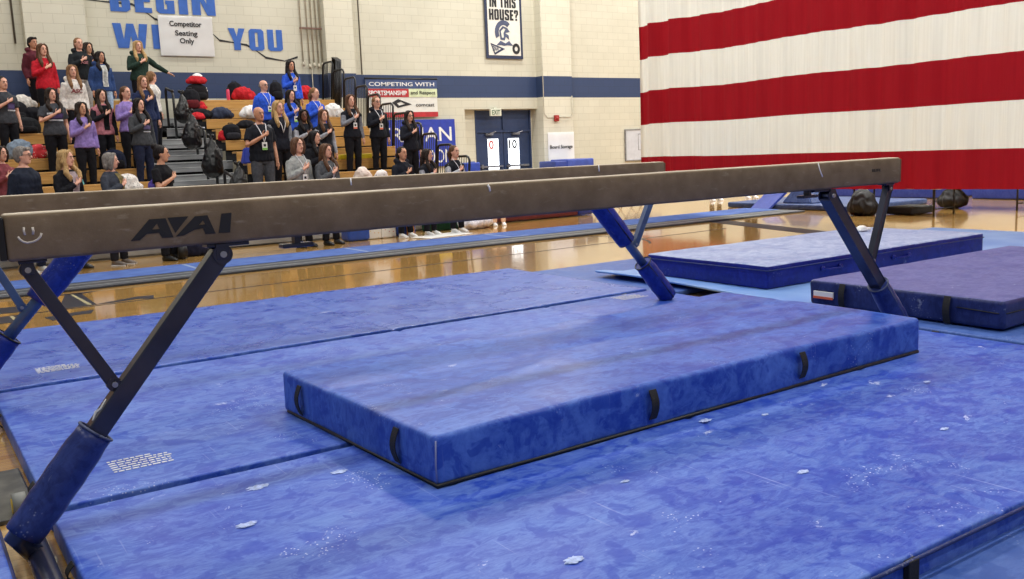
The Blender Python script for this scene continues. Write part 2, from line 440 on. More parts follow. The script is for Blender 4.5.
# ------------------------------------------------------------------ shared materials
M_WALL = block_mat('painted_block_wall')
M_PIL = block_mat('painted_block_pilaster', tint=(208, 205, 187))
M_FLOOR = floor_mat()
M_SUEDE = suede_mat()
M_FLAG = flag_mat()
M_BLUE_A = vinyl('mat_blue_front', (24, 62, 178), (100, 132, 208), 1.3, .9, .42, 1.4)
M_BLUE_B = vinyl('mat_blue_middle', (26, 64, 176), (100, 132, 206), 5.1, .6, .42, 1.5)
M_BLUE_C = vinyl('mat_blue_far', (28, 66, 174), (94, 126, 200), 9.7, .5, .30, 1.7)
M_LAND = vinyl('landing_mat_blue', (24, 60, 164), (84, 122, 206), 13.1, .55, .38, 1.4)
M_PURPLE = vinyl('purple_suede_top', (82, 84, 142), (112, 112, 166), 21.0, .3, .6, 1.6)
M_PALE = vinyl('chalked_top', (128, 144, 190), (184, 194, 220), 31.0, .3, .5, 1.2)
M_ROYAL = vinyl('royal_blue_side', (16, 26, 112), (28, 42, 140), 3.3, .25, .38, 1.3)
M_NAVYSIDE = vinyl('navy_side', (28, 38, 86), (48, 60, 118), 4.3, .3, .40, 1.3)
M_LIGHTBL = mat('light_blue_vinyl', (104, 146, 214), .4, rgb2=(132, 170, 226), scale=2)
M_SHEET = vinyl('dull_blue_sheet', (52, 84, 158), (82, 112, 180), 8.3, .3, .45, 1.5)
M_BLACK = mat('black_webbing', (18, 18, 22), .7, bump=.3, bscale=200)
M_PADNAVY = vinyl('navy_pad', (30, 42, 96), (52, 68, 132), 2.2, .2, .34, 2.5)
M_PADBLUE = vinyl('blue_pad', (14, 32, 112), (30, 52, 148), 6.2, .2, .36, 2.5)
M_STEEL_DK = mat('dark_navy_enamel', (28, 32, 54), .3, .2, rgb2=(48, 52, 72), scale=6, coat=.3)
M_STEEL_BL = mat('grey_blue_enamel', (48, 70, 112), .32, .2, rgb2=(72, 96, 136), scale=6, coat=.3)
M_BOLT = mat('bolt_steel', (150, 152, 160), .35, .8)
M_BLKPL = mat('black_plastic', (14, 14, 16), .5)
M_WHITE = mat('white_print', (226, 226, 226), .6, var=.05)
M_PAPER = mat('white_paper', (228, 228, 226), .5, var=.04, scale=2)
M_WOOD = wood_mat('bleacher_wood', (188, 136, 68), (216, 168, 98))
M_WOODT = wood_mat('bleacher_wood_top', (196, 146, 80), (222, 176, 108))
M_ALU = mat('aluminium_tread', (138, 140, 142), .42, .5, rgb2=(176, 178, 178), scale=3, stretch=(.3, 3, 3))
M_DKGREY = mat('dark_understructure', (26, 26, 30), .8)
M_FRONTGREY = mat('grey_front_panel', (150, 152, 152), .5, rgb2=(176, 178, 176), scale=2)
M_DOOR = mat('navy_door_paint', (44, 60, 96), .4, var=.06)
M_BLACKP = mat('black_rail_paint', (14, 14, 18), .35)
M_POLY = mat('black_trash_bag', (9, 9, 11), .28, var=.3, bump=.8, bscale=14)

# ------------------------------------------------------------------ setting
def struct(name, bm, m, **k):
    o = obj(name, bm, m, **k); o['kind'] = 'structure'; return o

bm = B(); box(bm, -12, 34, -6, 22.6, -.12, 0); fl = struct('floor', bm, M_FLOOR)
M_COURT = mat('navy_court_paint', (22, 28, 46), .38, var=.1, spec=.25)
M_COURTC = mat('cream_court_paint', (224, 214, 170), .18, var=.05, coat=.5)
def floor_paint(name, polys, m, z=.0015):
    b_ = shape_mesh(polys, .002)
    for v in b_.verts: v.co.z += z
    return obj(name, b_, m, fl)
def strip(p0, p1, w):
    a = V((p1[0]-p0[0], p1[1]-p0[1])).normalized(); n_ = V((-a.y, a.x))*w/2
    return [(p0[0]+n_.x, p0[1]+n_.y), (p1[0]+n_.x, p1[1]+n_.y), (p1[0]-n_.x, p1[1]-n_.y), (p0[0]-n_.x, p0[1]-n_.y)]
floor_paint('court_line', [strip((12.3, 12.0), (10.9, 7.0), .42)], M_COURT)
floor_paint('court_line', [strip((-2, 9.93), (11.2, 10.4), .035)], M_COURT, .001)
arc = [(7.1+2.2*math.cos(a), 10.6+1.5*math.sin(a)) for a in [x*.1 for x in range(-6, 8)]]
arc2 = [(7.1+2.24*math.cos(a), 10.6+1.53*math.sin(a)) for a in [x*.1 for x in range(7, -7, -1)]]
floor_paint('court_line', [arc+arc2], M_COURT, .001)
LET = [[(1.32, 10.33), (1.5, 11.22), (1.66, 11.23), (1.64, 10.13), (1.35, 10.1)], [(1.03, 11.3), (1.85, 11.25), (1.65, 11.14), (1.21, 11.28)],
       [(1.62, 10.15), (2.09, 10.38), (2.25, 10.33), (2.19, 10.09), (2.05, 10.2), (1.79, 10.13)],
       [(1.09, 9.65), (1.37, 9.76), (1.55, 9.78), (1.49, 9.56), (1.35, 9.57), (1.13, 9.39)], [(.6, 10.01), (.92, 10.03), (.92, 9.57), (.55, 9.6)],
       [(.6, 10.76), (1.08, 10.66), (1.03, 10.27), (.92, 10.23), (.6, 10.32)]]
for p in LET: floor_paint('court_lettering', [p], M_COURT)
floor_paint('court_lettering', [[(1.545, 11.17), (1.575, 11.15), (1.60, 10.17), (1.56, 10.18)]], M_COURTC, .0035)
floor_paint('court_lettering', [[(.83, 10.0), (.86, 10.0), (.88, 9.6), (.84, 9.6)]], M_COURTC, .0035)

# back wall with the door alcove (opening x 13.4..15.86, z 0..2.54)
bm = B()
box(bm, -12, 13.40, 22, 22.25, 0, 12); box(bm, 15.86, 34, 22, 22.25, 0, 12); box(bm, 13.40, 15.86, 22, 22.25, 2.56, 12)
struct('wall_back', bm, M_WALL)
bm = B()
box(bm, 13.2, 13.90, 22.3, 22.45, 0, 2.7); box(bm, 15.82, 16.1, 22.3, 22.45, 0, 2.7); box(bm, 13.9, 15.82, 22.3, 22.45, 2.54, 2.9)
box(bm, 13.25, 13.40, 22.25, 22.3, 0, 2.56); box(bm, 15.86, 16.0, 22.25, 22.3, 0, 2.56)
struct('wall_alcove', bm, M_PIL)
for k, (a, b_) in enumerate([(2.72, 3.90), (9.33, 10.08), (15.86, 16.94)]):
    bm = B(); box(bm, a, b_, 21.7, 22, 0, 12); struct('wall_pilaster', bm, M_PIL)
bm = B(); box(bm, 33.5, 33.8, -6, 22, 0, 12); struct('wall_right', bm, block_mat('painted_block_right', tint=(206, 200, 182)))

# double door
dr = empty('door_1', (13.9, 22.3, 0)); dr['kind'] = 'structure'
bm = B(); box(bm, 0, 1.92, .02, .10, 1.98, 2.54); box(bm, .93, .99, -.02, .02, 1.98, 2.54); obj('transom_panel', bm, M_DOOR, dr)
bm = B(); box(bm, 0, .05, -.02, .12, 0, 2.54); box(bm, 1.87, 1.92, -.02, .12, 0, 2.54); box(bm, .05, 1.87, -.02, .12, 1.92, 1.99); obj('door_frame', bm, M_DOOR, dr)
M_PANE = emis('daylight_pane', (236, 242, 246), 2.6)
M_INKR = mat('red_ink', (200, 90, 84), .6); M_INKB = mat('black_ink', (24, 24, 28), .6)
for k, (x0, x1, w0, w1, s, mi) in enumerate([(.05, .95, .42, .80, '0', M_INKR), (.97, 1.87, 1.12, 1.52, '10', M_INKB)]):
    bm = B(); box(bm, x0, w0, .03, .08, .01, 1.92); box(bm, w1, x1, .03, .08, .01, 1.92); box(bm, w0, w1, .03, .08, .01, .86); box(bm, w0, w1, .03, .08, 1.74, 1.92)
    leaf = obj('door_leaf', bm, M_DOOR, dr)
    bm = B(); box(bm, w0, w1, .05, .06, .86, 1.74); obj('pane', bm, M_PANE, leaf)
    bm = stand_up(text_mesh(s, None, .26, .03), w0+(.05 if s == '0' else .04), .045, 1.44); obj('painted_number', bm, mi, leaf)
    bm = B(); box(bm, x0+.06, x1-.06, -.03, .03, .93, .98); box(bm, x0+.1, x0+.16, -.05, .03, .9, 1.02); obj('push_bar', bm, M_BOLT, leaf)
    bm = B(); box(bm, x0+.28, x0+.52, -.06, .03, 1.84, 1.90); tube(bm, [(x0+.3, -.05, 1.87), (x0+.45, -.3, 1.93), (x0+.6, -.02, 1.95)], .012); obj('door_closer', bm, M_BOLT, leaf)
# exit sign
ex = empty('exit_sign', (14.16, 21.9, 2.36), 0, 'lit exit sign above the navy double doors', 'exit sign')
bm = B(); box(bm, 0, .36, -.05, .02, 0, .2, .01); box(bm, .14, .22, -.02, .1, .2, .24); obj('housing', bm, mat('sign_ivory', (206, 208, 190), .5, var=.04), ex)
bm = stand_up(text_mesh('EXIT', .26, .13, .01), .05, -.053, .035); obj('lettering', bm, mat('exit_green', (64, 96, 70), .6), ex)

# ------------------------------------------------------------------ wall furniture
WY = 21.995
def paint(name, bm, m, label, cat, group=None):
    o = obj(name, bm, m); tag(o, label, cat, group); return o
M_MURAL = mat('mural_blue', (48, 96, 178), .6, var=.06)
mur = empty('wall_mural', (4.4, WY, 3.8), 0, 'blue painted wall mural reading begin with you crossed by a jagged black line', 'mural')
def mtext(s, x, z, w, h, m=M_MURAL, bold=.045, par=None, y=0.0, d=.006, nm='lettering'):
    bm = stand_up(text_mesh(s, w, h, bold, d), x, y, z); return obj(nm, bm, m, par)
obj('lettering', block_text('BEGIN', .08, -.006, .95, .56, (.42, .36, .40, .20, .53), .095), M_MURAL, mur)
obj('lettering', block_text('WITH', .08, -.006, .17, .53, (.74, .20, .40, .45), .09), M_MURAL, mur)
obj('lettering', block_text('YOU', 2.62, -.006, .19, .50, (.40, .36, .37), .09), M_MURAL, mur)
jag = [(2.39, 5.11), (4.29, 4.95), (4.94, 4.92), (5.26, 4.73), (5.4, 4.62), (6.0, 4.5), (6.3, 4.62), (6.69, 4.32), (6.81, 4.2), (7.08, 4.17), (7.45, 4.11), (7.68, 3.98), (7.89, 3.83), (8.35, 3.76), (8.69, 3.86)]
up = []; dn = []
for i, p in enumerate(jag):
    w = .012 if i % 2 else .026
    up.append((p[0]-4.4, p[1]-3.8+w)); dn.append((p[0]-4.4, p[1]-3.8-w))
bm = stand_up(shape_mesh([up+dn[::-1]], .004), 0, 0, 0); obj('jagged_line', bm, M_INKB, mur)

po = empty('seating_poster', (5.45, 21.96, 3.82), 0, 'white plastic poster reading competitor seating only taped over the mural', 'poster')
bm = B()
def pd(p): return V((p.x, p.y+.006*mnoise.noise(V((p.x*4, 0, p.z*4))), p.z))
soft_box(bm, 0, 1.21, -.008, .008, 0, .89, .007, .07, pd)
obj('sheet', bm, mat('poster_plastic', (214, 214, 212), .22, var=.03, scale=2, coat=.3), po)
for s, w, z in (('Competitor', .72, .62), ('Seating', .50, .45), ('Only', .32, .28)):
    mtext(s, .60-w/2, z-(.035 if s[-1] in 'yg' else 0), w, .155 if s[-1] in 'ygr' else .12, M_INKB, .022, po, -.016, .002)

hb = empty('house_banner', (14.16, 21.95, 3.94), 0, 'tall white banner with navy border reading in this house with a helmet drawing', 'banner')
M_BNAVY = mat('banner_navy', (34, 44, 74), .6)
bm = B(); box(bm, 0, 1.24, -.01, .012, 0, 2.6, .004); obj('border', bm, M_BNAVY, hb)
bm = B(); box(bm, .08, 1.16, -.018, -.009, .09, 2.5, .002); obj('cloth', bm, mat('banner_white', (222, 220, 212), .6, var=.03), hb)
obj('lettering', block_text('HOUSE?', .13, -.022, 1.05, .29, total=.98), M_INKB, hb)
obj('lettering', block_text('IN THIS', .16, -.022, 1.39, .29, total=.88), M_INKB, hb)
# generic crested helmet
cx, cz = .60, .72
crest = [(cx+.30*math.cos(a), cz+.33*math.sin(a)) for a in [x*PI/12 for x in range(3, 15)]]+[(cx+.17*math.cos(a), cz+.20*math.sin(a)) for a in [x*PI/12 for x in range(14, 2, -1)]]
helm = [(cx-.12, cz-.2), (cx-.15, cz+.05), (cx-.03, cz+.17), (cx+.12, cz+.12), (cx+.2, cz+.02), (cx+.05, cz-.02), (cx+.16, cz-.08), (cx+.17, cz-.2), (cx+.06, cz-.12), (cx+.02, cz-.22)]
hole = [(cx-.07, cz-.15), (cx-.1, cz+.03), (cx-.01, cz+.11), (cx+.06, cz+.09), (cx-.01, cz-.02), (cx+0, cz-.14)]
neck = [(cx-.26, cz-.36), (cx-.12, cz-.23), (cx+.04, cz-.30), (cx+.17, cz-.23), (cx+.30, cz-.36), (cx+.1, cz-.35), (cx, cz-.37), (cx-.1, cz-.35)]
bm = stand_up(shape_mesh([crest, helm, hole, neck], .006), 0, -.022, 0); obj('helmet_drawing', bm, mat('print_slate', (70, 78, 104), .6), hb)
pen = [(.14, .42), (.62, .27), (.27, .10)]; ph = [(.19, .37), (.5, .27), (.28, .16)]
bm = stand_up(shape_mesh([pen, ph], .006), 0, -.022, 0); merge(bm, stand_up(text_mesh('PIAA', .20, .13, .01), .21, -.022, .21)); obj('pennant_drawing', bm, M_BNAVY, hb)
circ = [(1.0+.13*math.cos(a*PI/10), .28+.15*math.sin(a*PI/10)) for a in range(20)]; ci = [(1.0+.06*math.cos(a*PI/3), .28+.07*math.sin(a*PI/3)) for a in range(6)]
bm = stand_up(shape_mesh([circ, ci], .006), 0, -.022, 0); obj('round_seal', bm, M_INKB, hb)

sb = empty('sponsor_banner', (10.43, 21.93, 2.37), 0, 'banner reading competing with sportsmanship and respect with red bands behind the rail', 'banner')
bm = B(); box(bm, 0, 2.08, -.01, .01, 0, .98, .004); obj('cloth', bm, mat('banner_offwhite', (216, 216, 210), .6, var=.03), sb)
bm = B(); box(bm, 0, 2.08, -.02, -.011, .74, .98); obj('heading_band', bm, mat('banner_slate', (58, 76, 118), .6), sb)
bm = B(); box(bm, 0, 1.22, -.02, -.011, .52, .73); box(bm, 0, 2.08, -.02, -.011, .0, .13); obj('red_band', bm, mat('banner_red', (170, 34, 44), .6), sb)
bm = B(); box(bm, 1.23, 2.08, -.02, -.011, .52, .73); obj('pale_band', bm, mat('banner_palegreen', (198, 208, 170), .6), sb)
bm = B(); tube(bm, [(-.02, -.01, .99), (2.1, -.01, .99)], .025); obj('hem', bm, M_BLACKP, sb)
mtext('COMPETING WITH', .08, .80, 1.92, .10, M_WHITE, .01, sb, -.024)
mtext('SPORTSMANSHIP', .06, .565, 1.10, .12, M_WHITE, .02, sb, -.024)
mtext('and Respect', 1.28, .56, .74, .12, M_INKB, .012, sb, -.024)
mtext('comcast', 1.42, .27, .56, .08, M_INKB, .01, sb, -.014)
bm = stand_up(shape_mesh([[(.72, .38), (.9, .47), (1.3, .33), (.88, .24)], [(.86, .36), (.98, .40), (1.1, .34), (.92, .30)]], .006), 0, -.014, 0)
obj('pennant_drawing', bm, M_INKB, sb)

tb_ = empty('school_banner', (10.6, 21.93, 1.04), 0, 'royal blue banner with white serif lettering trojan hanging low beside the doors', 'banner')
bm = B(); box(bm, 0, 2.42, -.01, .01, 0, 1.26, .004); obj('cloth', bm, mat('banner_royal', (36, 56, 160), .5, var=.08), tb_)
mtext('TROJAN', .1, .56, 2.2, .50, M_WHITE, .005, tb_, -.014)
mtext('CLASSROOM', .34, .10, 1.95, .36, M_WHITE, .0, tb_, -.014)

bs = empty('storage_sign', (15.98, 21.69, .86), 0, 'white paper reading board storage taped to the pilaster below the red alarm', 'sign')
bm = B(); soft_box(bm, 0, .96, -.01, .0, 0, 1.0, .004, .1, pd); obj('sheet', bm, M_PAPER, bs)
mtext('Board Storage', .06, .50, .82, .13, M_INKB, .012, bs, -.03)
al = empty('fire_alarm', (16.3, 21.69, 2.26), 0, 'small red fire alarm on the pilaster with conduit', 'alarm')
bm = B(); box(bm, -.08, .08, -.07, 0, -.09, .09, .015); ball(bm, (0, -.07, 0), .05, .03, .05); obj('horn', bm, mat('alarm_red', (150, 40, 36), .4), al)
bm = B(); tube(bm, [(-.08, -.02, .02), (-.3, -.02, .02), (-.43, -.02, .14), (-.44, -.02, 3.5)], .012); tube(bm, [(.08, -.02, .03), (.52, -.02, .03), (.6, -.02, .12), (.6, -.02, .64)], .014); obj('conduit', bm, mat('conduit_cream', (170, 164, 146), .5), al)
wb = empty('whiteboard', (19.2, 21.97, .94), 0, 'pale whiteboard on the cream wall at the left edge of the huge flag', 'whiteboard')
bm = B(); box(bm, 0, 1.4, -.02, .02, 0, .92); obj('writing_surface', bm, mat('whiteboard_grey', (196, 200, 208), .3, var=.04), wb)
bm = B(); box(bm, -.03, 0, -.03, .02, -.03, .95); box(bm, 1.4, 1.43, -.03, .02, -.03, .95); box(bm, 0, 1.4, -.03, .02, -.03, 0); box(bm, 0, 1.4, -.03, .02, .92, .95); obj('frame', bm, M_BOLT, wb)
bm = stand_up(shape_mesh([[(.5, .3), (.8, .3), (.8, .8), (.5, .8)], [(.51, .31), (.79, .31), (.79, .79), (.51, .79)]], .004), 0, -.022, 0); obj('marker_drawing', bm, M_INKB, wb)

M_PIPE = mat('pipe_paint', (176, 168, 150), .45)
for k, x in enumerate((8.80, 8.96, 9.08, 9.20, 9.30)):
    if k == 0: pr = empty('pipe_rack', (8.8, 21.93, 3.6), 0, 'row of thin vertical cream pipes climbing the block wall above the top row', 'pipes')
    bm = B(); dz = (.02, -.03, 0, -.02, .0)[k]
    tube(bm, [(x-8.8, 0, .1+dz), (x-8.8, 0, 6)], .016); tube(bm, [(x-8.8, -.03, .02+dz), (x-8.8, 0, .12+dz)], .032, 8); obj('pipe', bm, M_PIPE, pr)
bm = B(); box(bm, -.03, .55, -.03, .03, .93, .97); obj('bracket', bm, mat('pipe_clamp_red', (120, 92, 80), .6), pr)
bm = B(); tube(bm, [(9.02, 21.96, 3.75), (9.02, 21.96, 1.9)], .012); paint('wall_conduit', bm, M_PIPE, 'thin conduit dropping below the pipes across the navy band', 'conduit')
bm = B(); tube(bm, [(10.36, 21.95, 3.46), (10.38, 21.95, 9)], .018); paint('wall_conduit', bm, mat('pipe_dark', (92, 88, 80), .5), 'grey vertical downpipe right of the middle pilaster above the rail', 'conduit')
bm = B(); tube(bm, [(2.55, 21.95, 4.0), (2.55, 21.95, 9)], .02); paint('wall_conduit', bm, mat('pipe_dark', (92, 88, 80), .5), 'dark vertical cable on the wall beside the leftmost pilaster', 'conduit')
bm = B(); box(bm, 13.42, 13.6, 21.9, 21.99, .95, 1.13, .01); paint('wall_box', bm, mat('blue_box', (40, 70, 140), .5), 'little blue box on the wall just left of the double doors', 'box')

# ------------------------------------------------------------------ bleachers
DP, RS, BY = .61, .237, 14.9
bl = empty('bleachers', (0, BY, 0), 0, 'telescopic wooden bleachers full of spectators with a grey stepped aisle', 'bleachers')
for j in range(11):
    z = .4+RS*j; y = DP*j
    for (x0, x1) in ((-6, 4.95 if j > 8 else 4.0), (5.70, 9.15)):
        bm = B(); box(bm, x0, x1, y, y+.28, z-.035, z, .006); box(bm, x0, x1, y, y+.03, z-.20, z-.037, .004)
        sp = obj('seat_plank', bm, M_WOOD, bl)
        bm = B(); box(bm, x0, x1, y-.33, y+.04, RS*j-.04, RS*j) if j else box(bm, x0, x1, y+.05, y+.08, .02, .2)
        box(bm, x0, x1, y+.06, y+.09, RS*j, z-.04)
        obj('footboard', bm, M_DKGREY if j else M_FRONTGREY, bl)
    if j:
        xl = 4.95 if j > 8 else 4.0
        bm = B(); box(bm, xl, 5.70, y-.33, y+.27, RS*j-.03, RS*j, .006); box(bm, xl, 5.70, y-.328, y-.30, RS*j-.165, RS*j-.035)
        obj('aisle_step', bm, M_ALU, bl)
        bm = B(); box(bm, xl, 5.70, y-.29, y-.27, RS*j-.4, RS*j-.15); obj('aisle_riser', bm, M_DKGREY, bl)
        bm = B(); box(bm, xl+.25, 5.45, y-.56, y-.335, RS*j-.125, RS*j-.10, .005); box(bm, xl+.25, 5.45, y-.56, y-.55, RS*j-.19, RS*j-.127); obj('half_step', bm, M_ALU, bl)
bm = B()
for j in range(1, 11): box(bm, 9.1, 9.14, DP*j-.3, DP*j+.28, 0, RS*j-.05)
obj('end_panel', bm, M_DKGREY, bl)
bm = B(); box(bm, -6, 9.1, .10, .13, 0, .36); box(bm, -6, 9.1, .02, .04, .03, .10); obj('kick_panel', bm, M_FRONTGREY, bl)

# end guard rail: one slanted U frame per row with bars
gr = empty('guard_rail', (9.22, BY, 0), 0, 'black stepped guard rail of barred frames at the right end of the bleachers', 'railing')
for j in range(11):
    zt = RS*j+1.32; y = DP*j; s = .16
    bm = B()
    tube(bm, [(0, y+.30, zt-1.15), (0, y+.30-s, zt-.08), (0, y+.34-s, zt-.02), (0, y+.40-s, zt), (0, y+.80-s, zt), (0, y+.86-s, zt-.03), (0, y+.90-s, zt-.10), (0, y+.90, zt-1.05)], .024, 8)
    tube(bm, [(0, y+.28, zt-.95), (0, y+.9, zt-.95)], .02, 8)
    obj('rail_frame', bm, M_BLACKP, gr)
    bm = B()
    for k in range(1, 7):
        yy = y+.30+.6*k/7; tube(bm, [(0, yy, zt-.95), (0, yy-s*.85, zt-.02)], .008, 6)
    obj('rail_bars', bm, M_BLACKP, gr)
bm = B()
for k in range(3): tube(bm, [(.02+.05*k, DP*10.3, 2.3), (.02+.05*k, DP*10.0-.05, 3.70), (.02+.05*k, DP*10.25, 3.78), (.02+.05*k, DP*10.75, 2.5)], .03, 8)
obj('folded_frame', bm, M_BLACKP, gr)

# aisle handrails
def handrail(x, j, label, h=.85):
    y = BY+DP*j-.1; z = RS*j
    t = empty('aisle_handrail', (x, y, z), 0, label, 'handrail', 'handrails along the aisle')
    bm = B(); tube(bm, [(0, .25, 0), (0, .25, h-.06), (0, .19, h), (0, -.26, h-.10), (0, -.32, h-.17), (0, -.32, -RS)], .026, 10); obj('rail', bm, M_BLACKP, t)
    bm = B(); ball(bm, (0, -.27, h-.09), .035, .06, .03); obj('grip', bm, M_BOLT if j < 8 else M_BLACKP, t)
    return t
handrail(5.12, 9, 'uppermost black aisle handrail, gripped by the woman in the green sweatshirt')
handrail(5.17, 6, 'black aisle handrail with a bright cap in the middle of the steps', .72)
handrail(4.98, 4, 'black aisle handrail below the middle one between two hanging bin bags', .80)
handrail(4.92, 2, 'lowest black aisle handrail just behind the near beam', .75)

def bin_bag(x, j, zt, zb, w, label):
    y = BY+DP*j-.45
    h = zt-zb; bm = B()
    rings = []
    prof = [(0, .10), (.06, .16), (.2, .45), (.45, .8), (.7, 1.0), (.88, .92), (.97, .6), (1, .2)]
    for t, r in prof:
        rings.append((V((.02*math.sin(7*t), .0, -h*t)), V((w/2*r, 0, 0)), V((0, w/2*r*.7, 0))))
    loft(bm, rings, 18)
    tube(bm, [(-w*.05, 0, 0), (-w*.12, .01, .04), (-w*.16, .02, .06)], [.02, .03, .01], 6)
    tube(bm, [(w*.05, 0, 0), (w*.12, .01, .04), (w*.16, .02, .06)], [.02, .03, .01], 6)
    o = obj('bin_bag', bm, M_POLY, loc=(x, y, zt)); bake(o, .014, 2, .010, .06)
    tag(o, label, 'trash bag', 'black bin bags hung on the aisle handrails')
bin_bag(5.12, 8, 2.80, 2.20, .30, 'black bin bag hanging highest, below the top handrail')
bin_bag(4.93, 6, 2.36, 1.66, .36, 'large black bin bag on the steps left of the second handrail')
bin_bag(4.92, 4, 1.84, 1.12, .38, 'black bin bag bulging below the middle handrail')
bin_bag(4.98, 2, 1.34, .85, .32, 'lowest black bin bag just above the beam')

# ------------------------------------------------------------------ giant flag
def build_flag():
    bm = B(); lay = None
    YL, YR, ZB, ST = 14.42, -4.6, .488, .6555
    ny = 420; rows = []
    zs = []
    for s in range(13):
        for q in ((0, .008, .5, .992) if s < 9 else (0, .008, .992)): zs.append((s+q, s))
    zs.append((13, 12))
    vs = []
    for z, s in zs:
        r = []
        for i in range(ny+1):
            t = i/ny; y = YL+(YR-YL)*t
            zz = ZB+z*ST
            u = (YL-y)
            amp = .045+.05*math.exp(-(u/3.2)**2)
            ph = .15*math.sin(zz*.9)
            x = 13+amp*math.sin(u*9.5+1.2*math.sin(u*2.1)+ph)*(.6+.4*math.sin(u*1.3+.5))+.02*math.sin(u*23+.3*zz)+.012*mnoise.noise(V((u*14, zz*.5, 0)))
            sag = .03*math.sin(u*1.9)*math.exp(-u*.25)*min(1, z/3)
            rt = .09*min(1, u/7.8)*max(0, 1-z)
            r.append(bm.verts.new((x, y, zz+sag+rt)))
        vs.append(r)
    st = bm.faces.layers.float.new('stripe')
    for a in range(len(zs)-1):
        for i in range(ny):
            f = bm.faces.new((vs[a][i], vs[a][i+1], vs[a+1][i+1], vs[a+1][i])); f.smooth = True
            f[st] = 1.0 if zs[a][1] % 2 == 0 else 0.0
    bmesh.ops.solidify(bm, geom=bm.faces[:], thickness=.006)
    fo = empty('giant_flag', (0, 0, 0), 0, 'huge red and white striped flag hanging from the ceiling on the right', 'flag')
    o = obj('striped_cloth', bm, M_FLAG, fo)
    bm = B(); tube(bm, [(13, YL+.1, 9.06), (13, YR-.1, 9.06)], .04); obj('hanging_pole', bm, M_BOLT, fo)
    bm = B()
    for y in (YL, 8, 2, YR): tube(bm, [(13, y, 9.06), (13, y, 12)], .01, 6)
    obj('hanging_cable', bm, M_BOLT, fo)
build_flag()

# ------------------------------------------------------------------ mats
def wob(seed, amp, zmin=-9, edge=None):
    def f(p):
        q = V((p.x*1.3+seed, p.y*1.3, p.z*2)); n_ = mnoise.noise(q); n2 = mnoise.noise(V((p.x*4+seed, p.y*4, p.z*4)))
        return V((p.x+amp*.6*n2, p.y+amp*.6*n2, p.z+(amp*(n_+.4*n2) if p.z > zmin else 0)))
    return f
BX0, BX1, TH = .37, 5.62, .10
YR_ = [(1.57, 3.765), (3.83, 6.095), (6.18, 8.45)]
NM = ['wide blue base mat nearest the camera under the landing mat', 'middle blue base mat under the near balance beam', 'far blue base mat under the back balance beam beside the wooden court']
for k, ((y0, y1), mm) in enumerate(zip(YR_, (M_BLUE_A, M_BLUE_B, M_BLUE_C))):
    t = empty('base_mat', (0, 0, 0), 0, NM[k], 'gym mat', 'blue base mats under the beams')
    folds = [.37, 1.70, 3.05, 4.41, BX1]
    def dd(p, folds=folds, y0=y0, y1=y1, k=k):
        z = p.z
        if z > TH*.5:
            for f_ in folds[1:-1]: z -= .010*math.exp(-((p.x-f_)/.012)**2)
            z += .004*mnoise.noise(V((p.x*1.6, p.y*1.6, k*3.1)))+.0015*mnoise.noise(V((p.x*7, p.y*7, k)))
        return V((p.x, p.y+.006*mnoise.noise(V((p.x*2, p.y, 4))), z))
    bm = B()
    soft_box(bm, BX0, BX1, y0, y1, .004, TH, .010, .035, dd)
    obj('cover', bm, mm, t)
    if k == 0:
        bm = B(); tube(bm, [(BX0, y0-.012, TH-.012), (BX1, y0-.012, TH-.012)], .007, 6); obj('piping', bm, M_NAVYSIDE, t)
        for x in (2.50, 3.9): 
            bm = B(); box(bm, x-.028, x+.028, y0-.02, y0+.002, .0, .092, .004); obj('handle', bm, M_BLACK, t)
    for yy in ((y0+.42, y1-.5) if k < 2 else (y0+.5,)):
        bm = B(); strap(bm, (BX0-.002, yy, .088), (BX0-.002, yy, .015), (-1, 0, 0), .05, (0, 1, 0)); obj('handle', bm, M_BLACK, t)
    if k < 2:
        bm = B(); box(bm, BX0+.02, BX1-.02, y1+.002, YR_[k+1][0]-.002, .02, TH-.03); obj('seam_shade_strip', bm, M_BLACK, t)  # black filler added so the gap between mats reads as deep shade
# powder patches left by chalked hands on the front mat
M_CHALK = mat('chalk_powder', (166, 182, 224), .9, var=.18, scale=70)
rnd = random.Random(5)
for (x, y, r_) in [(1.09, 3.52, .040), (.93, 3.17, .034), (1.42, 3.47, .03), (1.67, 2.2, .032), (3.06, 2.98, .03), (3.34, 2.86, .018), (2.85, 2.25, .024), (4.42, 2.7, .02), (2.25, 2.62, .018), (3.75, 2.2, .022)]:
    bm = B(); n_ = 26; vs = [bm.verts.new((x+r_*1.15*math.cos(q*2*PI/n_)*(1+.45*mnoise.noise(V((q*.9, x*9, 0)))+rnd.uniform(-.2, .2)), y+r_*.66*math.sin(q*2*PI/n_)*(1+.45*mnoise.noise(V((q*.9, 3, y*9)))+rnd.uniform(-.2, .2)), TH+.0035)) for q in range(n_)]
    top = bm.verts.new((x, y, TH+.006))
    for q in range(n_): bm.faces.new((vs[q], vs[(q+1) % n_], top))
    obj('chalk_patch', bm, M_CHALK, bpy.data.objects['base_mat'])
# tiny printed care panels (illegible print)
def print_panel(x, y, rot, w, label):
    bm = B(); rnd = random.Random(int(x*100))
    for r in range(6):
        xx = 0; yy = -.032*r
        while xx < w*(.9 if r else .6):
            l = rnd.uniform(.01, .035)
            box(bm, xx, xx+l, yy, yy+.012, 0, .0012); xx += l+.007
    o = obj('printed_panel', bm, M_WHITE, loc=(x, y, TH+.003), rot=(0, 0, rot)); return o
for par, (x, y, r) in zip(('base_mat.001', 'base_mat.002', 'base_mat.001'), ((.66, 4.26, 0), (.66, 6.66, 0), (5.06, 6.02, 0))):
    o = print_panel(x, y, r, .28, ''); o.parent = bpy.data.objects[par]
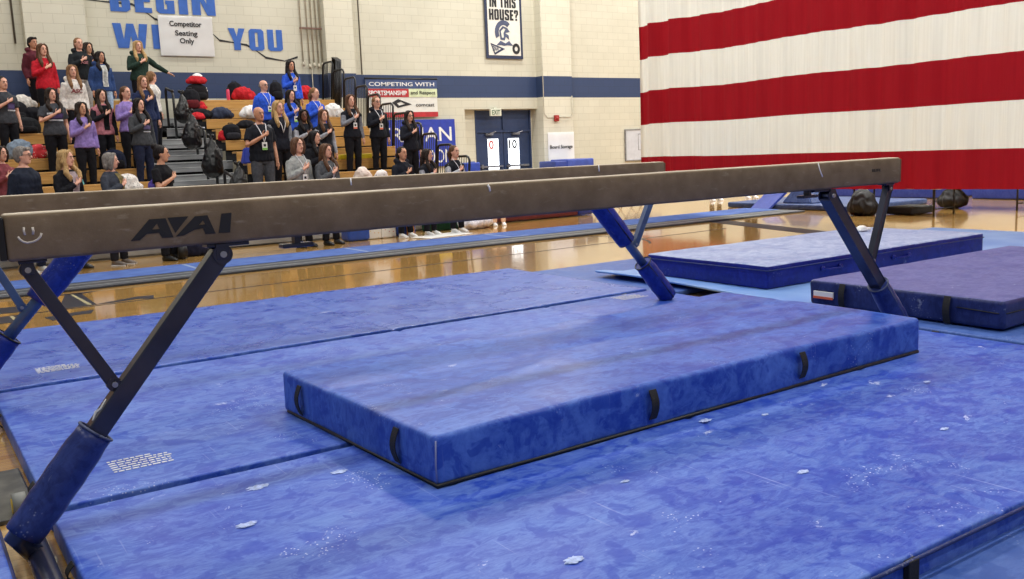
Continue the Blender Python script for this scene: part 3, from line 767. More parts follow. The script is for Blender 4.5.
# central landing mat
LMR = math.radians(1.4); LMC = V((1.655, 3.035, TH))
t = empty('landing_mat', (1.655-1.655*math.cos(LMR)+3.035*math.sin(LMR), 3.035-1.655*math.sin(LMR)-3.035*math.cos(LMR), TH), LMR, 'thick royal blue landing mat with black handles in the centre under the near beam', 'landing mat')
def dl(p):
    z = p.z
    n_ = mnoise.noise(V((p.x*.9, p.y*1.1, 2))); n2 = mnoise.noise(V((p.x*3.2, p.y*3.2, p.z*3)))
    if z > .03: z += .016*n_*(z/.2)+.004*n2*(z/.2)
    if z > .12:
        # soft crease running along the mat and two puckers
        z -= .007*math.exp(-((p.y-4.0-.05*math.sin(p.x*1.3))/.05)**2)
        z += .010*math.exp(-((p.y-3.55-.35*(p.x-2.1))/.05)**2)*math.exp(-((p.x-2.3)/.5)**2)
    side = .016*mnoise.noise(V((p.x*2.1, p.y*2.1, 7+p.z*3)))
    crease = .006*abs(mnoise.noise(V((p.x*5, p.z*8, 3))))
    return V((p.x-side*.6-.022*(p.y-3.04), p.y+side+crease, z))
bm = B(); soft_box(bm, 1.65, 5.03, 3.04, 4.55, 0.001, .208, .022, .03, dl); obj('cover', bm, M_LAND, t)
bm = B()
strap(bm, (2.80, 3.03, .185), (2.80, 3.03, .045), (0, -1, 0), .045, (1, 0, 0)); obj('handle', bm, M_BLACK, t)
bm = B(); strap(bm, (3.89, 3.03, .185), (3.89, 3.03, .045), (0, -1, 0), .045, (1, 0, 0)); obj('handle', bm, M_BLACK, t)
for yy in (3.34, 4.31):
    xs_ = 1.645-.022*(yy-3.04); bm = B(); strap(bm, (xs_, yy, .18), (xs_, yy, .03), (-1, 0, 0), .045, (0, 1, 0)); obj('handle', bm, M_BLACK, t)
bm = B(); tube(bm, [(1.622, 4.5, .008), (1.646, 3.04, .008), (5.0, 3.036, .008)], .009, 6); obj('contact_shadow_line', bm, M_BLKPL, t)  # black tube standing in for the contact shadow under the mat edge
bm = B(); tube(bm, [(1.648, 3.045, .02), (1.644, 3.04, .1), (1.652, 3.045, .19)], .004, 6); obj('corner_seam', bm, mat('seam_pale', (120, 128, 170), .7), t)

# right: base panels beyond the gap, purple topped mat, light blue sheet and chalked mat
t = empty('panel_mat', (0, 0, 0), 0, 'blue panel mat beneath the purple topped mat at the right edge', 'gym mat')
bm = B(); soft_box(bm, 5.74, 9.4, 1.62, 4.70, .004, .09, .015, .1, wob(3, .003)); obj('cover', bm, M_SHEET, t)
bm = B(); strap(bm, (5.735, 3.45, .08), (5.735, 3.45, .01), (-1, 0, 0), .05, (0, 1, 0)); obj('handle', bm, M_BLACK, t)
t = empty('purple_mat', (0, 0, 0), 0, 'thick mat with faded purple top and navy sides at the right edge', 'landing mat')
PZ = .092
def dp_(p):
    a = mnoise.noise(V((p.x*1.5, p.y*1.5, 5)))
    y = p.y+.01*mnoise.noise(V((p.x*3, 1, p.z*4)))
    return V((p.x+.012*mnoise.noise(V((p.y*2, p.z*4, 9))), y, p.z+(.006*a if p.z > .15 else 0)))
bm = B(); soft_box(bm, 5.93, 8.9, 3.10, 4.64, PZ+.01, PZ+.205, .03, .06, dp_)
for f in bm.faces:
    c = f.calc_center_median()
    if c.z > PZ+.199: f.material_index = 1
obj('cover', bm, [M_NAVYSIDE, M_PURPLE], t)
for yy in (4.32, 3.48):
    bm = B(); strap(bm, (5.92, yy, PZ+.20), (5.92, yy, PZ+.01), (-1, 0, 0), .05, (0, 1, 0)); obj('handle', bm, M_BLACK, t)
bm = B(); box(bm, 5.908, 5.922, 4.40, 4.58, PZ+.075, PZ+.125, .003); o = obj('label_patch', bm, M_PAPER, t)
bm = B(); box(bm, 5.905, 5.910, 4.40, 4.58, PZ+.068, PZ+.086); obj('orange_strip', bm, mat('label_orange', (206, 96, 60), .5), o)
bm = B(); box(bm, 5.912, 5.926, 3.84, 3.90, PZ+.075, PZ+.10, .003); obj('care_tag', bm, M_PAPER, t)
bm = B(); tube(bm, [(5.922, 3.42, PZ+.13), (5.922, 3.14, PZ+.12), (5.960, 3.095, PZ+.12), (8.8, 3.095, PZ+.12)], .004, 6); obj('zip', bm, M_BLKPL, t)

t = empty('folding_sheet', (0, 0, 0), 0, 'dull blue panel mat beyond the base mats on the court side', 'gym mat')
bm = B(); soft_box(bm, 5.70, 9.9, 6.1, 8.30, .004, .05, .012, .12, wob(2, .003)); obj('cover', bm, M_SHEET, t)
bl_ = empty('light_blue_mat', (0, 0, 0), 0, 'light blue roll-out mat with a lifted dark edge under the chalky mat', 'gym mat')
bm = B()
def curl(p):
    k = max(0, 1-(p.x-6.05)/.3); kk = math.sin(min(1, k)*PI/2)
    edge = math.exp(-((p.y-6.9)/1.2)**2)
    return V((p.x, p.y, p.z+.05*kk*edge))
soft_box(bm, 6.02, 12.2, 4.75, 7.42, .055, .078, .01, .12, curl); obj('cover', bm, M_LIGHTBL, bl_)
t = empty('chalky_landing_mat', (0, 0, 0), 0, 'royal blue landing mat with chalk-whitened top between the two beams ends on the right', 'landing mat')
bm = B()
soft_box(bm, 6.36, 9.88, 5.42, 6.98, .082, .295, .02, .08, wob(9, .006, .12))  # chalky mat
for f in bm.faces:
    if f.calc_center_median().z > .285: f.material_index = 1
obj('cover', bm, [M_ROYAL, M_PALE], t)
bm = B(); tube(bm, [(6.35, 7.0, .25), (6.35, 5.405, .25), (9.86, 5.405, .25)], .006, 6); obj('zip', bm, M_NAVYSIDE, t)
for x in (7.25, 8.35):
    bm = B(); tube(bm, [(x-.12, 5.405, .19), (x-.07, 5.385, .185), (x+.07, 5.385, .185), (x+.12, 5.405, .19)], .016, 6, flat=.4); ball(bm, (x-.13, 5.41, .19), .03, .01, .025); ball(bm, (x+.13, 5.41, .19), .03, .01, .025); obj('handle', bm, M_ROYAL, t)
bm = B(); box(bm, 9.3, 9.5, 6.55, 6.62, .30, .33, .01); ball(bm, (9.38, 6.6, .33), .07, .05, .035); o = obj('paper_towel', bm, M_PAPER); tag(o, 'crumpled white paper towel on the far corner of the chalky mat', 'paper towel')

# lower-left mat and the second frame rail
t = empty('edge_mat', (0, 0, 0), 0, 'blue mat at the lower left corner beside the beam foot', 'gym mat')
bm = B(); soft_box(bm, -2.1, .195, 1.0, 4.05, .004, .10, .018, .08, wob(6, .003)); obj('cover', bm, M_BLUE_B, t)
bm = B(); tube(bm, [(.19, 1.0, .092), (.19, 4.04, .092)], .007, 6); obj('piping', bm, M_NAVYSIDE, t)
t = empty('front_runout_mat', (0, 0, 0), 0, 'lower dull blue mat in the bottom right corner past the front edge', 'gym mat')
bm = B(); soft_box(bm, 1.4, 7.5, -.8, 1.595, .002, .016, .006, .12, wob(7, .001)); obj('cover', bm, M_SHEET, t)

# ------------------------------------------------------------------ balance beams
def rect_tube(bm, p0, p1, wx, wy, M=None, bev=.006):
    """square-section bar between p0 and p1 lying in the XZ plane: wx in-plane, wy along Y"""
    p0, p1 = V(p0), V(p1); d = (p1-p0); L = d.length; d.normalize(); n_ = V((-d.z, 0, d.x))
    M_ = Matrix((( d.x, 0, n_.x, p0.x), (0, 1, 0, p0.y), (d.z, 0, n_.z, p0.z), (0, 0, 0, 1)))
    box(bm, 0, L, -wy/2, wy/2, -wx/2, wx/2, bev, M=M_)

def disc(bm, c, r, h, axis='Y', n=20):
    c = V(c); d = {'Y': V((0, h/2, 0)), 'X': V((h/2, 0, 0))}[axis]
    tube(bm, [c-d, c+d], r, n)

def beam_set(loc, rotz, label, dark, pads, top, feet=(-.10, -.19), tops=(.715, .655), jf=.545, rail=(-1.15, .30, .09)):
    """local: x along the beam 0..5, y=0 centre line, z from the floor"""
    t = empty('balance_beam', loc, rotz, label, 'balance beam')
    MS = M_STEEL_DK if dark else M_STEEL_BL; MP = M_PADNAVY if dark else M_PADBLUE
    zb = top-.16
    # body (own origin at beam underside)
    bm = B()
    def bulge(p):
        k = (p.z/.16-.5)*2; s = 1 if p.y > 0 else -1
        return V((p.x, p.y*(1+.10*(1-k*k)), p.z+.0012*mnoise.noise(V((p.x*6, p.y*20, 0)))))
    soft_box(bm, 0, 5.0, -.05, .05, 0, .16, .014, .05, bulge)
    body = obj('beam_body', bm, M_SUEDE, t, loc=(0, 0, zb))
    for x0, x1 in ((-.022, .0), (5.0, 5.006)):
        bm = B(); box(bm, x0, x1, -.052, .052, .006, .150, .004); obj('end_cap', bm, M_BLKPL if x0 < 0 else M_SUEDE, body)
    for side in (0, 1):
        sx = (lambda x: x) if side == 0 else (lambda x: 5-x)
        ft = sx(feet[side]); tp = sx(tops[side]); zf = .08
        P = lambda tt: V((ft+(tp-ft)*tt, 0, zf+(zb-.042-zf)*tt))
        # bracket under the beam
        bm = B(); box(bm, min(sx(.66), sx(.82)), max(sx(.66), sx(.82)), -.035, .035, zb-.014, zb, .003)
        for yy in (-.042, .036): box(bm, tp-.025, tp+.025, yy, yy+.006, zb-.06, zb-.002, .002)
        obj('bracket', bm, MS, t)
        # main leg
        bm = B()
        if dark: rect_tube(bm, P(.22), P(1.0), .070, .066)
        else: tube(bm, [P(.2), P(1.0)], .036, 16)
        for yy in (-.036, .036): disc(bm, P(1.0)+V((0, yy, 0)), .037, .008)
        leg = obj('leg', bm, MS, t)
        bm = B(); disc(bm, P(1.0), .012, .10); obj('bolt', bm, M_BOLT, leg)
        if dark and side == 0:
            d_ = (P(1)-P(0)).normalized(); nn = V((-d_.z, 0, d_.x)); c0 = P(.41)+nn*.0355
            bm = B(); tube(bm, [c0+V((0, -.015, 0)), c0+d_*.03+V((0, .01, 0)), c0+d_*.05+V((0, -.012, 0)), c0+d_*.085+V((0, .006, 0))], [.004, .008, .005, .003], 6)
            obj('worn_decal', bm, M_WHITE, leg)
        # brace
        bt = V((sx(.058), 0, zb-.034)); jt = P(jf); jt.x += (-.052 if side == 0 else .052); jt.z += .01
        bm = B(); rect_tube(bm, bt, jt, .046, .030 if dark else .04); disc(bm, bt, .025, .036); disc(bm, jt, .026, .036)
        br_ = obj('brace', bm, MS, t)
        bm = B(); disc(bm, bt, .010, .058); disc(bm, jt, .010, .058); obj('bolt', bm, M_BOLT, br_)
        bm = B(); box(bm, min(sx(.03), sx(.12)), max(sx(.03), sx(.12)), -.032, .032, zb-.010, zb, .003); 
        for yy in (-.028, .022): box(bm, bt.x-.02, bt.x+.02, yy, yy+.006, zb-.05, zb-.002, .002)
        obj('bracket', bm, MS, t)
        bm = B(); rect_tube(bm, P(jf), jt, .03, .05, bev=.003); obj('lug', bm, MS, t)
        # padding
        for (a, b_) in pads:
            bm = B(); p0, p1 = P(a), P(b_); d = (p1-p0).normalized(); r = .069 if dark else .080
            pts = [p0.lerp(p1, k/12) for k in range(13)]
            rad = [r*(.93+.07*math.sin(PI*k/12))*(1+.02*math.sin(k*2.1)) for k in range(13)]
            tube(bm, pts, rad, 24)
            pd_ = obj('pad', bm, MP, t)
            for v in pd_.data.vertices: v.co += V((.004*mnoise.noise(v.co*9), .004*mnoise.noise(v.co*9+V((3, 1, 2))), 0))
            bm = B(); n1, n2 = frame(d)
            q = [p1+(n1*math.cos(k*PI/9)+n2*math.sin(k*PI/9))*(r*.93)+d*.002 for k in range(19)]
            tube(bm, q, .005, 6); tube(bm, [p0+n1*-r*.99, p1+n1*-r*.96], .004, 6); obj('pad_binding', bm, M_BLKPL if not dark else mat('binding_grey', (74, 82, 110), .6), pd_)
        # foot: cross rail with rubber and wheel
        bm = B(); fr = ft+rail[2]*(1 if side == 0 else -1); tube(bm, [(fr, rail[0], .048), (fr, rail[1], .048)], .040, 16, round_ends=True); tube(bm, [P(.24), P(.04), (fr, 0, .05)], [.052, .05, .04], 14)
        obj('foot_rail', bm, MS, t)
        bm = B(); xx = ft+(.09 if side == 0 else -.09); disc(bm, (xx, .60, .052), .05, .05, 'X'); wh = obj('wheel', bm, mat('wheel_grey', (120, 122, 118), .5), t)
        bm = B(); disc(bm, (xx, .60, .052), .03, .056, 'X'); obj('hub', bm, mat('hub_yellow', (206, 176, 50), .5), wh)
    bm = B(); rect_tube(bm, (.2, 0, .03), (4.8, 0, .03), .02, .04) if False else None
    # levelling pads beneath the beam
    for x in (1.02, 4.16):
        bm = B(); box(bm, x-.012, x+.012, -.02, .02, zb-.03, zb, .002); box(bm, x-.065, x+.065, -.028, .028, zb-.045, zb-.028, .005); obj('bumper', bm, M_STEEL_DK, t)
    return t, body, zb

bA, bodyA, zbA = beam_set((.303, 3.508, 0), 0, 'near tan suede balance beam with black logo lettering and a chalk smiley', True, [(.06, .385)], 1.257)
bB, bodyB, zbB = beam_set((5.29-5*math.cos(-.097), 5.62+5*math.sin(.097), 0), -.097, 'back tan balance beam with bright blue leg pads behind the near beam', False, [(.05, .36), (.56, .95)], 1.257, (-.14, -.09), (.735, .72), .52, (-1.75, .5, .12))

# logo, stitched shapes on the near face (local beam coordinates)
LG = [[(.389, .038), (.458, .11), (.515, .11), (.537, .039), (.497, .04), (.488, .059), (.446, .059), (.42, .038)], [(.465, .073), (.484, .094), (.491, .073)],
      [(.522, .111), (.596, .111), (.545, .054)],
      [(.546, .041), (.619, .109), (.665, .11), (.69, .04), (.652, .041), (.645, .063), (.614, .06), (.573, .042)], [(.631, .076), (.648, .094), (.654, .077)],
      [(.717, .112), (.755, .113), (.744, .040), (.701, .041)]]
bm = shape_mesh(LG, .002)
for v in bm.verts:
    k = (v.co.y/.16-.5)*2; v.co = V((v.co.x, -.05*(1+.10*(1-k*k))-.001-v.co.z, v.co.y))
obj('logo_lettering', bm, M_INKB, bodyA)
bm = text_mesh('ELITE', .085, .016, .02, .002)
for v in bm.verts: v.co = V((4.70+v.co.x, -.0555-v.co.z, .082+v.co.y))
obj('small_lettering', bm, M_INKB, bodyA)
M_CHK = mat('chalk_line', (190, 182, 172), .95, var=.1, scale=60)
def mark(pts, w, parent, m=M_CHK, nm='chalk_mark'):
    bm = B(); P3 = []
    for x, z in pts:
        k = (z/.16-.5)*2; P3.append(V((x, -.05*(1+.10*(1-k*k))-.0005, z)))
    tube(bm, P3, w, 6); 
    for v in bm.verts: 
        k = (v.co.z/.16-.5)*2; y0 = -.05*(1+.10*(1-k*k)); v.co.y = y0+(v.co.y-y0)*.25
    obj(nm, bm, m, parent)
mark([(.058, .114), (.057, .100), (.059, .087)], .0035, bodyA); mark([(.084, .112), (.085, .10), (.083, .087)], .004, bodyA)
mark([(.037, .084), (.042, .074), (.052, .065), (.064, .061), (.081, .063), (.095, .069), (.104, .078), (.109, .090)], .004, bodyA)
mark([(1.905, .155), (1.912, .145), (1.915, .125)], .006, bodyA, M_WHITE, 'tape_mark'); mark([(4.19, .155), (4.20, .12), (4.225, .075)], .005, bodyA, M_WHITE, 'tape_mark')
for x in (2.32, 4.35):
    mark([(x, .157), (x, .11)], .005, bodyB, M_WHITE, 'tape_mark')

# dark steel plate on the court between the frames, far-left frame rail
bm = B(); box(bm, .205, .355, 4.05, 4.75, .0, .02, .004); o = obj('weight_plate', bm, mat('worn_steel_plate', (64, 66, 66), .35, .6, rgb2=(100, 100, 96), scale=14)); tag(o, 'worn dark steel plate on the wooden floor by the left beam foot', 'plate')

# ------------------------------------------------------------------ tumbling strip
t = empty('tumbling_strip', (0, 0, 0), 0, 'long blue carpet tumbling strip with black and grey edge across the court', 'runway')
bm = B(); soft_box(bm, -6, 14.5, 12.06, 12.95, .0, .035, .01, .3); obj('carpet', bm, mat('blue_carpet', (50, 82, 152), .8, rgb2=(70, 104, 174), scale=5, bump=.3, bscale=200), t)
bm = B(); soft_box(bm, -6, 14.5, 11.45, 12.05, .0, .03, .008, .3); obj('edge_band', bm, mat('rubber_edge', (26, 30, 40), .5, rgb2=(58, 64, 76), scale=2, stretch=(.5, 8, 1)), t)
bm = B(); 
for y in (11.60, 11.86): box(bm, -6, 14.5, y, y+.02, .028, .031)
obj('edge_line', bm, mat('grey_line', (168, 174, 176), .5), t)
bm = B()
for x in (3.2, 5.6, 8.1, 10.6): box(bm, x, x+.35, 12.07, 12.10, .034, .037); box(bm, x, x+.05, 12.1, 12.9, .034, .036)
obj('tape', bm, mat('tape_pale', (120, 140, 176), .5), t)

# ------------------------------------------------------------------ equipment beyond the flag's hem
M_FARMAT = vinyl('far_mat', (44, 66, 120), (80, 102, 150), 3.9, .2, .4, 1.1)
M_FARBLUE = vinyl('far_blue', (46, 64, 150), (66, 84, 172), 4.9, .1, .4, 1.1)
t = empty('vault_landing_mat', (0, 0, 0), 0, 'low slate blue mat lying behind the near beam below the flag', 'gym mat')
bm = B(); soft_box(bm, 14.85, 17.2, 10.6, 13.75, .004, .11, .03, .25, wob(1, .01)); obj('cover', bm, M_FARMAT, t)
t = empty('springboard', (15.28, 12.72, 0), 0, 'leaning purple-blue springboard panel at the end of the tumbling strip', 'springboard')
bm = B(); vs = [(-.62, -.25, .02), (-.62, .22, .02), (-.12, .22, .33), (-.12, -.25, .33), (-.57, -.25, 0), (-.57, .22, 0), (-.05, .22, .30), (-.05, -.25, .30)]
vv = [bm.verts.new(v) for v in vs]
for f in ((0, 1, 2, 3), (7, 6, 5, 4), (0, 3, 7, 4), (1, 5, 6, 2), (3, 2, 6, 7), (0, 4, 5, 1)): bm.faces.new([vv[i] for i in f])
obj('panel', bm, M_FARBLUE, t)
t = empty('foam_block', (15.25, 12.05, .112), 0, 'blue trapezoid foam block on the slate blue mat', 'foam block')
bm = B(); vv = [bm.verts.new(v) for v in [(-.2, -.32, 0), (-.2, .42, 0), (.3, .42, 0), (.3, -.32, 0), (-.1, -.14, .26), (-.1, .24, .26), (.2, .24, .26), (.2, -.14, .26)]]
for f in ((3, 2, 1, 0), (4, 5, 6, 7), (0, 1, 5, 4), (1, 2, 6, 5), (2, 3, 7, 6), (3, 0, 4, 7)): bm.faces.new([vv[i] for i in f])
bmesh.ops.bevel(bm, geom=bm.edges[:], offset=.02, segments=2, affect='EDGES'); obj('cover', bm, M_FARMAT, t)
for (x0, x1, y0, y1, z1, lab) in ((18.6, 21.5, 11.0, 14.5, .42, 'tall dark blue mat stack far behind the beam end'), (18.8, 22.5, 6.8, 10.6, .30, 'long blue mat far beyond the folding tables'), (19.5, 24.5, 5.4, 6.7, .26, 'blue mat furthest to the right under the flag hem')):
    t = empty('far_mat', (0, 0, 0), 0, lab, 'gym mat'); bm = B(); soft_box(bm, x0, x1, y0, y1, .004, z1, .03, .3, wob(x0, .01)); obj('cover', bm, M_FARBLUE, t)
def table(x, y, lab, L=1.8):
    t = empty('folding_table', (x, y, 0), .0, lab, 'table', 'folding tables behind the flag')
    bm = B(); box(bm, -.38, .38, -L/2, L/2, .46, .495, .01); obj('table_top', bm, mat('table_white', (206, 206, 204), .4), t)
    for yy in (-L/2+.12, L/2-.12):
        for xx in (-.3, .3):
            bm = B(); tube(bm, [(xx, yy, 0), (xx, yy, .46)], .018, 8); obj('leg', bm, M_BLACKP, t)
        bm = B(); tube(bm, [(-.3, yy, .12), (.3, yy, .12)], .012, 6); obj('crossbar', bm, M_BLACKP, t)
table(14.9, 9.66, 'white folding table just behind the near beam end'); table(16.6, 9.15, 'white folding table further right under the flag', 1.8)
def heap(name, loc, sx, sy, sz, m, label, cat, group=None, seed=1, vox=.02, disp=.03, rot=0):
    """soft crumpled object: fused blobs with folds"""
    r = random.Random(seed); bm = B()
    ball(bm, (0, 0, sz*.45), sx*.40, sy*.40, sz*.45)
    for k in range(6):
        a = k*PI/3+r.uniform(-.3, .3); ball(bm, (math.cos(a)*sx*.26, math.sin(a)*sy*.26, sz*r.uniform(.22, .42)), sx*.24, sy*.24, sz*.26)
    o = obj(name, bm, m, loc=loc, rot=(0, 0, rot)); bake(o, max(vox, sx/26), 2, disp*min(1, sz/.3), .10)
    for v in o.data.vertices: v.co.z = max(v.co.z, .002)
    tag(o, label, cat, group); return o
heap('duffel_bag', (14.3, 10.05, 0), .5, .5, .50, M_BLACKP and mat('black_nylon', (16, 16, 20), .6), 'crumpled black bag on the floor by the table leg', 'bag', seed=4)
heap('duffel_bag', (16.3, 9.55, 0), .6, .5, .40, mat('black_nylon', (16, 16, 20), .6), 'black bags stacked under the right folding table', 'bag', seed=6)
bm = B(); soft_box(bm, 14.6, 15.3, 9.3, 9.8, .01, .14, .03, .1); o = obj('equipment_case', bm, mat('black_nylon', (16, 16, 20), .6)); tag(o, 'flat black case lying under the left folding table', 'case')

# blue padded box + blue mats by the door
bm = B(); soft_box(bm, 11.50, 11.95, 19.0, 19.5, 0, 1.14, .03, .2); o = obj('padded_block', bm, mat('padded_royal', (38, 66, 166), .45, var=.1)); tag(o, 'blue padded block standing at the foot of the navy doors', 'block')
t = empty('stacked_mat_block', (0, 0, 0), 0, 'blue mats stacked below the board storage paper', 'mats')
bm = B(); soft_box(bm, 15.45, 16.75, 20.7, 21.5, .0, .78, .02, .3); soft_box(bm, 15.5, 16.05, 20.7, 21.5, .79, 1.04, .03, .2); obj('lower_stack', bm, mat('padded_navy', (44, 62, 140), .45, var=.1), t)
bm = B(); soft_box(bm, 15.9, 16.85, 20.66, 21.5, .785, 1.08, .04, .2); obj('top_mat', bm, mat('padded_navy2', (58, 78, 160), .45, var=.1), t)
# burgundy bench on the right beyond the strip
M_BURG = mat('burgundy_vinyl', (96, 34, 40), .45, var=.15)
bn = empty('padded_bench', (10.3, 15.2, 0), 0, 'long burgundy padded bench behind the beams', 'bench')
bm = B(); soft_box(bm, -1.05, 1.4, -.3, .3, .02, .42, .04, .2); obj('cushion', bm, M_BURG, bn)
bm = B(); soft_box(bm, 1.42, 1.8, -.3, .3, .02, .42, .04, .2); obj('end_block', bm, mat('padded_navy', (44, 62, 140), .45), bn)

# ------------------------------------------------------------------ people
SKIN = {'fair': ((206, 150, 126), (226, 174, 150)), 'tan': ((180, 124, 96), (198, 144, 114)), 'brown': ((92, 58, 44), (112, 72, 54)), 'olive': ((190, 136, 106), (208, 156, 124))}
HAIR = {'black': ((14, 11, 12), (34, 26, 26)), 'dark': ((28, 21, 18), (52, 40, 34)), 'brown': ((66, 44, 32), (108, 76, 54)), 'light': ((96, 68, 46), (150, 112, 76)),
        'blonde': ((140, 108, 70), (206, 172, 118)), 'grey': ((96, 90, 86), (150, 144, 138)), 'auburn': ((66, 44, 34), (110, 78, 58))}
def skin(k): return mat('skin_'+k, SKIN[k][0], .5, rgb2=SKIN[k][1], scale=30)
def hairm(k): return strands('hair_'+k, *HAIR[k])
def cloth(rgb, rough=.85): return mat('cloth_%d_%d_%d' % rgb, rgb, rough, var=.16, scale=22, bump=.25, bscale=90, spec=.2)
M_EYE = mat('eye_white', (160, 150, 146), .5, var=.02); M_IRIS = mat('iris_dark', (26, 18, 16), .3, var=.02)
M_LIP = mat('lips', (158, 84, 80), .5); M_GLASS = mat('glasses_frame', (24, 22, 24), .3)
TOR = [(.80, .150, .100, .01), (.88, .168, .112, .01), (.96, .158, .104, .0), (1.04, .132, .090, .0), (1.14, .138, .096, .0), (1.24, .152, .114, -.010), (1.30, .158, .110, -.004), (1.345, .150, .096, .006), (1.375, .126, .082, .014), (1.40, .098, .072, .018), (1.42, .072, .064, .02), (1.445, .058, .056, .02)]
def torso_at(z, man=False):
    for a, b_ in zip(TOR, TOR[1:]):
        if a[0] <= z <= b_[0]:
            t = (z-a[0])/(b_[0]-a[0]); r = [p+(q-p)*t for p, q in zip(a, b_)]; break
    else: r = list(TOR[0] if z < TOR[0][0] else TOR[-1])
    w, d, cy = r[1], r[2], r[3]
    if man and 1.0 <= z <= 1.2: w += .025; d += .02
    if man and z > 1.2: w += .012
    return w, d, cy

def person(x, row, H, yaw, head=0, skin_='fair', hair='brown', hs='long', top=(30, 30, 36), sleeve=None, short=False, pants=(20, 20, 26), shoes=(40, 40, 44),
           man=False, glasses=False, lanyard=None, badge=None, patch=None, hood=False, vest=None, hand=True, pose=None, label='', y=None, vox=.0125, sit=False, open_top=None, wide=1.0, tilt=0, text=None, hem=.84, skirt=None):
    z0 = 0 if row <= 0 else RS*row
    if y is None: y = 13.95 if row <= 0 else BY+DP*row-.20
    yaw = yaw-(20 if x > 5 else 14 if row > 0 else 6)
    t = empty('person', (x, y, z0), math.radians(yaw), label, 'person')
    s = H/1.70; t['label'] = label
    D = -.42 if sit else 0.0
    S = lambda a, b_, c: V((a*s*wide, b_*s*wide, (c+D)*s))
    HY = math.radians(head)
    nc = V((0, .015*s, (1.48+D)*s))
    RH = Matrix.Rotation(HY, 3, 'Z') @ Matrix.Rotation(math.radians(tilt), 3, 'X')
    hp = lambda a, b_, c: nc+RH @ V((a*s, (b_-.015)*s, (c-1.48)*s))
    # limb joints
    shR, elR, wrR = S(-.165, .01, 1.325), S(-.235, -.055, 1.095), S(-.035, -.175, 1.225)
    shL, elL, wrL = S(.165, .01, 1.325), S(.215, .035, 1.07), S(.220, -.045, .83)
    if not hand: elR, wrR = S(-.215, .035, 1.07), S(-.220, -.045, .83)
    if pose == 'rail': elL, wrL = S(.36, .02, 1.17), S(.56, -.06, 1.02)
    if pose == 'front': elL, wrL = S(.24, -.05, 1.10), S(.06, -.19, 1.02)
    hipz = .86
    if sit:
        legs = [[S(sx*.09, .0, .90), V((sx*.11*s, -.30*s, .50*s)), V((sx*.11*s, -.42*s, .46*s)), V((sx*.11*s, -.44*s, .25*s)), V((sx*.11*s, -.42*s, .07*s))] for sx in (-1, 1)]
    else:
        legs = [[S(sx*.085, .0, .88), S(sx*.092, -.005, .68), S(sx*.095, -.01, .47), S(sx*.10, .015, .26), S(sx*.105, .02, .08)] for sx in (-1, 1)]
    def torso_rings(off, z0_, z1_, n=12, flare=0):
        R_ = []
        for k in range(n+1):
            z = z0_+(z1_-z0_)*k/n; w, d, cy = torso_at(z, man)
            fl_ = flare*max(0, 1-(z-z0_)/.2)
            R_.append((S(0, cy, z), V(((w+off+fl_)*s*wide, 0, 0)), V((0, (d+off+fl_)*s*wide, 0))))
        return R_
    # ---- body: one continuous skin surface
    bm = B()
    loft(bm, torso_rings(0, .80, 1.445), 18)
    tube(bm, [S(0, .018, 1.40), nc, hp(0, .01, 1.55)], [.060*s, .052*s, .055*s], 14)
    HR = [(1.475, .030, .030, -.045), (1.487, .044, .052, -.030), (1.51, .056, .074, -.014), (1.54, .066, .086, -.004), (1.575, .073, .094, .002), (1.61, .076, .098, .006), (1.645, .074, .096, .010), (1.675, .060, .080, .014), (1.695, .034, .048, .016), (1.702, .010, .014, .016)]
    loft(bm, [(hp(0, cy, z), RH @ V((w*s, 0, 0)), RH @ V((0, d*s, 0))) for z, w, d, cy in HR], 20)
    tube(bm, [hp(0, -.088, 1.600), hp(0, -.104, 1.572), hp(0, -.110, 1.560)], [.009*s, .012*s, .014*s], 8, round_ends=True)   # nose
    tube(bm, [hp(-.032, -.082, 1.618), hp(.032, -.082, 1.618)], .011*s, 8)                              # brow
    for sx in (-1, 1): ball(bm, hp(sx*.076, .008, 1.578), .010*s, .020*s, .030*s, M=RH)
    for sh, el, wr in ((shR, elR, wrR), (shL, elL, wrL)):
        tube(bm, [sh.lerp(V((0, sh.y, sh.z)), .35), sh, sh.lerp(el, .5), el, el.lerp(wr, .35), wr], [.050*s, .052*s, .043*s, .038*s, .037*s, .026*s], 12, round_ends=True)
    for q in legs: tube(bm, q, [.085*s*wide, .078*s*wide, .056*s, .050*s, .036*s], 12, round_ends=True)
    # hands: palm, four fingers, thumb
    for sh, el, wr, right in ((shR, elR, wrR, True), (shL, elL, wrL, False)):
        if right and hand: fd = V((.80, .10, .48)).normalized(); pn = V((0, 1, 0)); up_ = V((-.3, 0, 1)).normalized()
        elif (not right) and pose == 'rail': fd = V((.75, -.2, -.45)).normalized(); pn = V((0, 0, -1)); up_ = V((0, -1, 0))
        else: fd = V((0, -.12, -1)).normalized(); pn = V((1 if right else -1, 0, 0)); up_ = V((0, -1, 0))
        c = wr+fd*.045*s
        tube(bm, [wr, wr+fd*.03*s, wr+fd*.085*s], [.024*s, .033*s, .036*s], 10, flat=.6)
        for q in range(4):
            o_ = up_*(.027-.018*q)*s; L = (.070, .078, .072, .056)[q]*s; b0 = wr+fd*.075*s+o_
            tube(bm, [b0, b0+fd*L*.5-pn*.004*s, b0+fd*L*.9+pn*.010*s], [.0095*s, .009*s, .0075*s], 8, round_ends=True)
        b0 = wr+fd*.025*s+up_*.024*s
        tube(bm, [b0, b0+(fd*.5+up_)*.030*s, b0+(fd*1.1+up_*.9)*.044*s], [.012*s, .010*s, .008*s], 8, round_ends=True)
    body = obj('body', bm, skin(skin_), t); bake(body, vox*.75 if row <= 1 else vox*.85, 2)
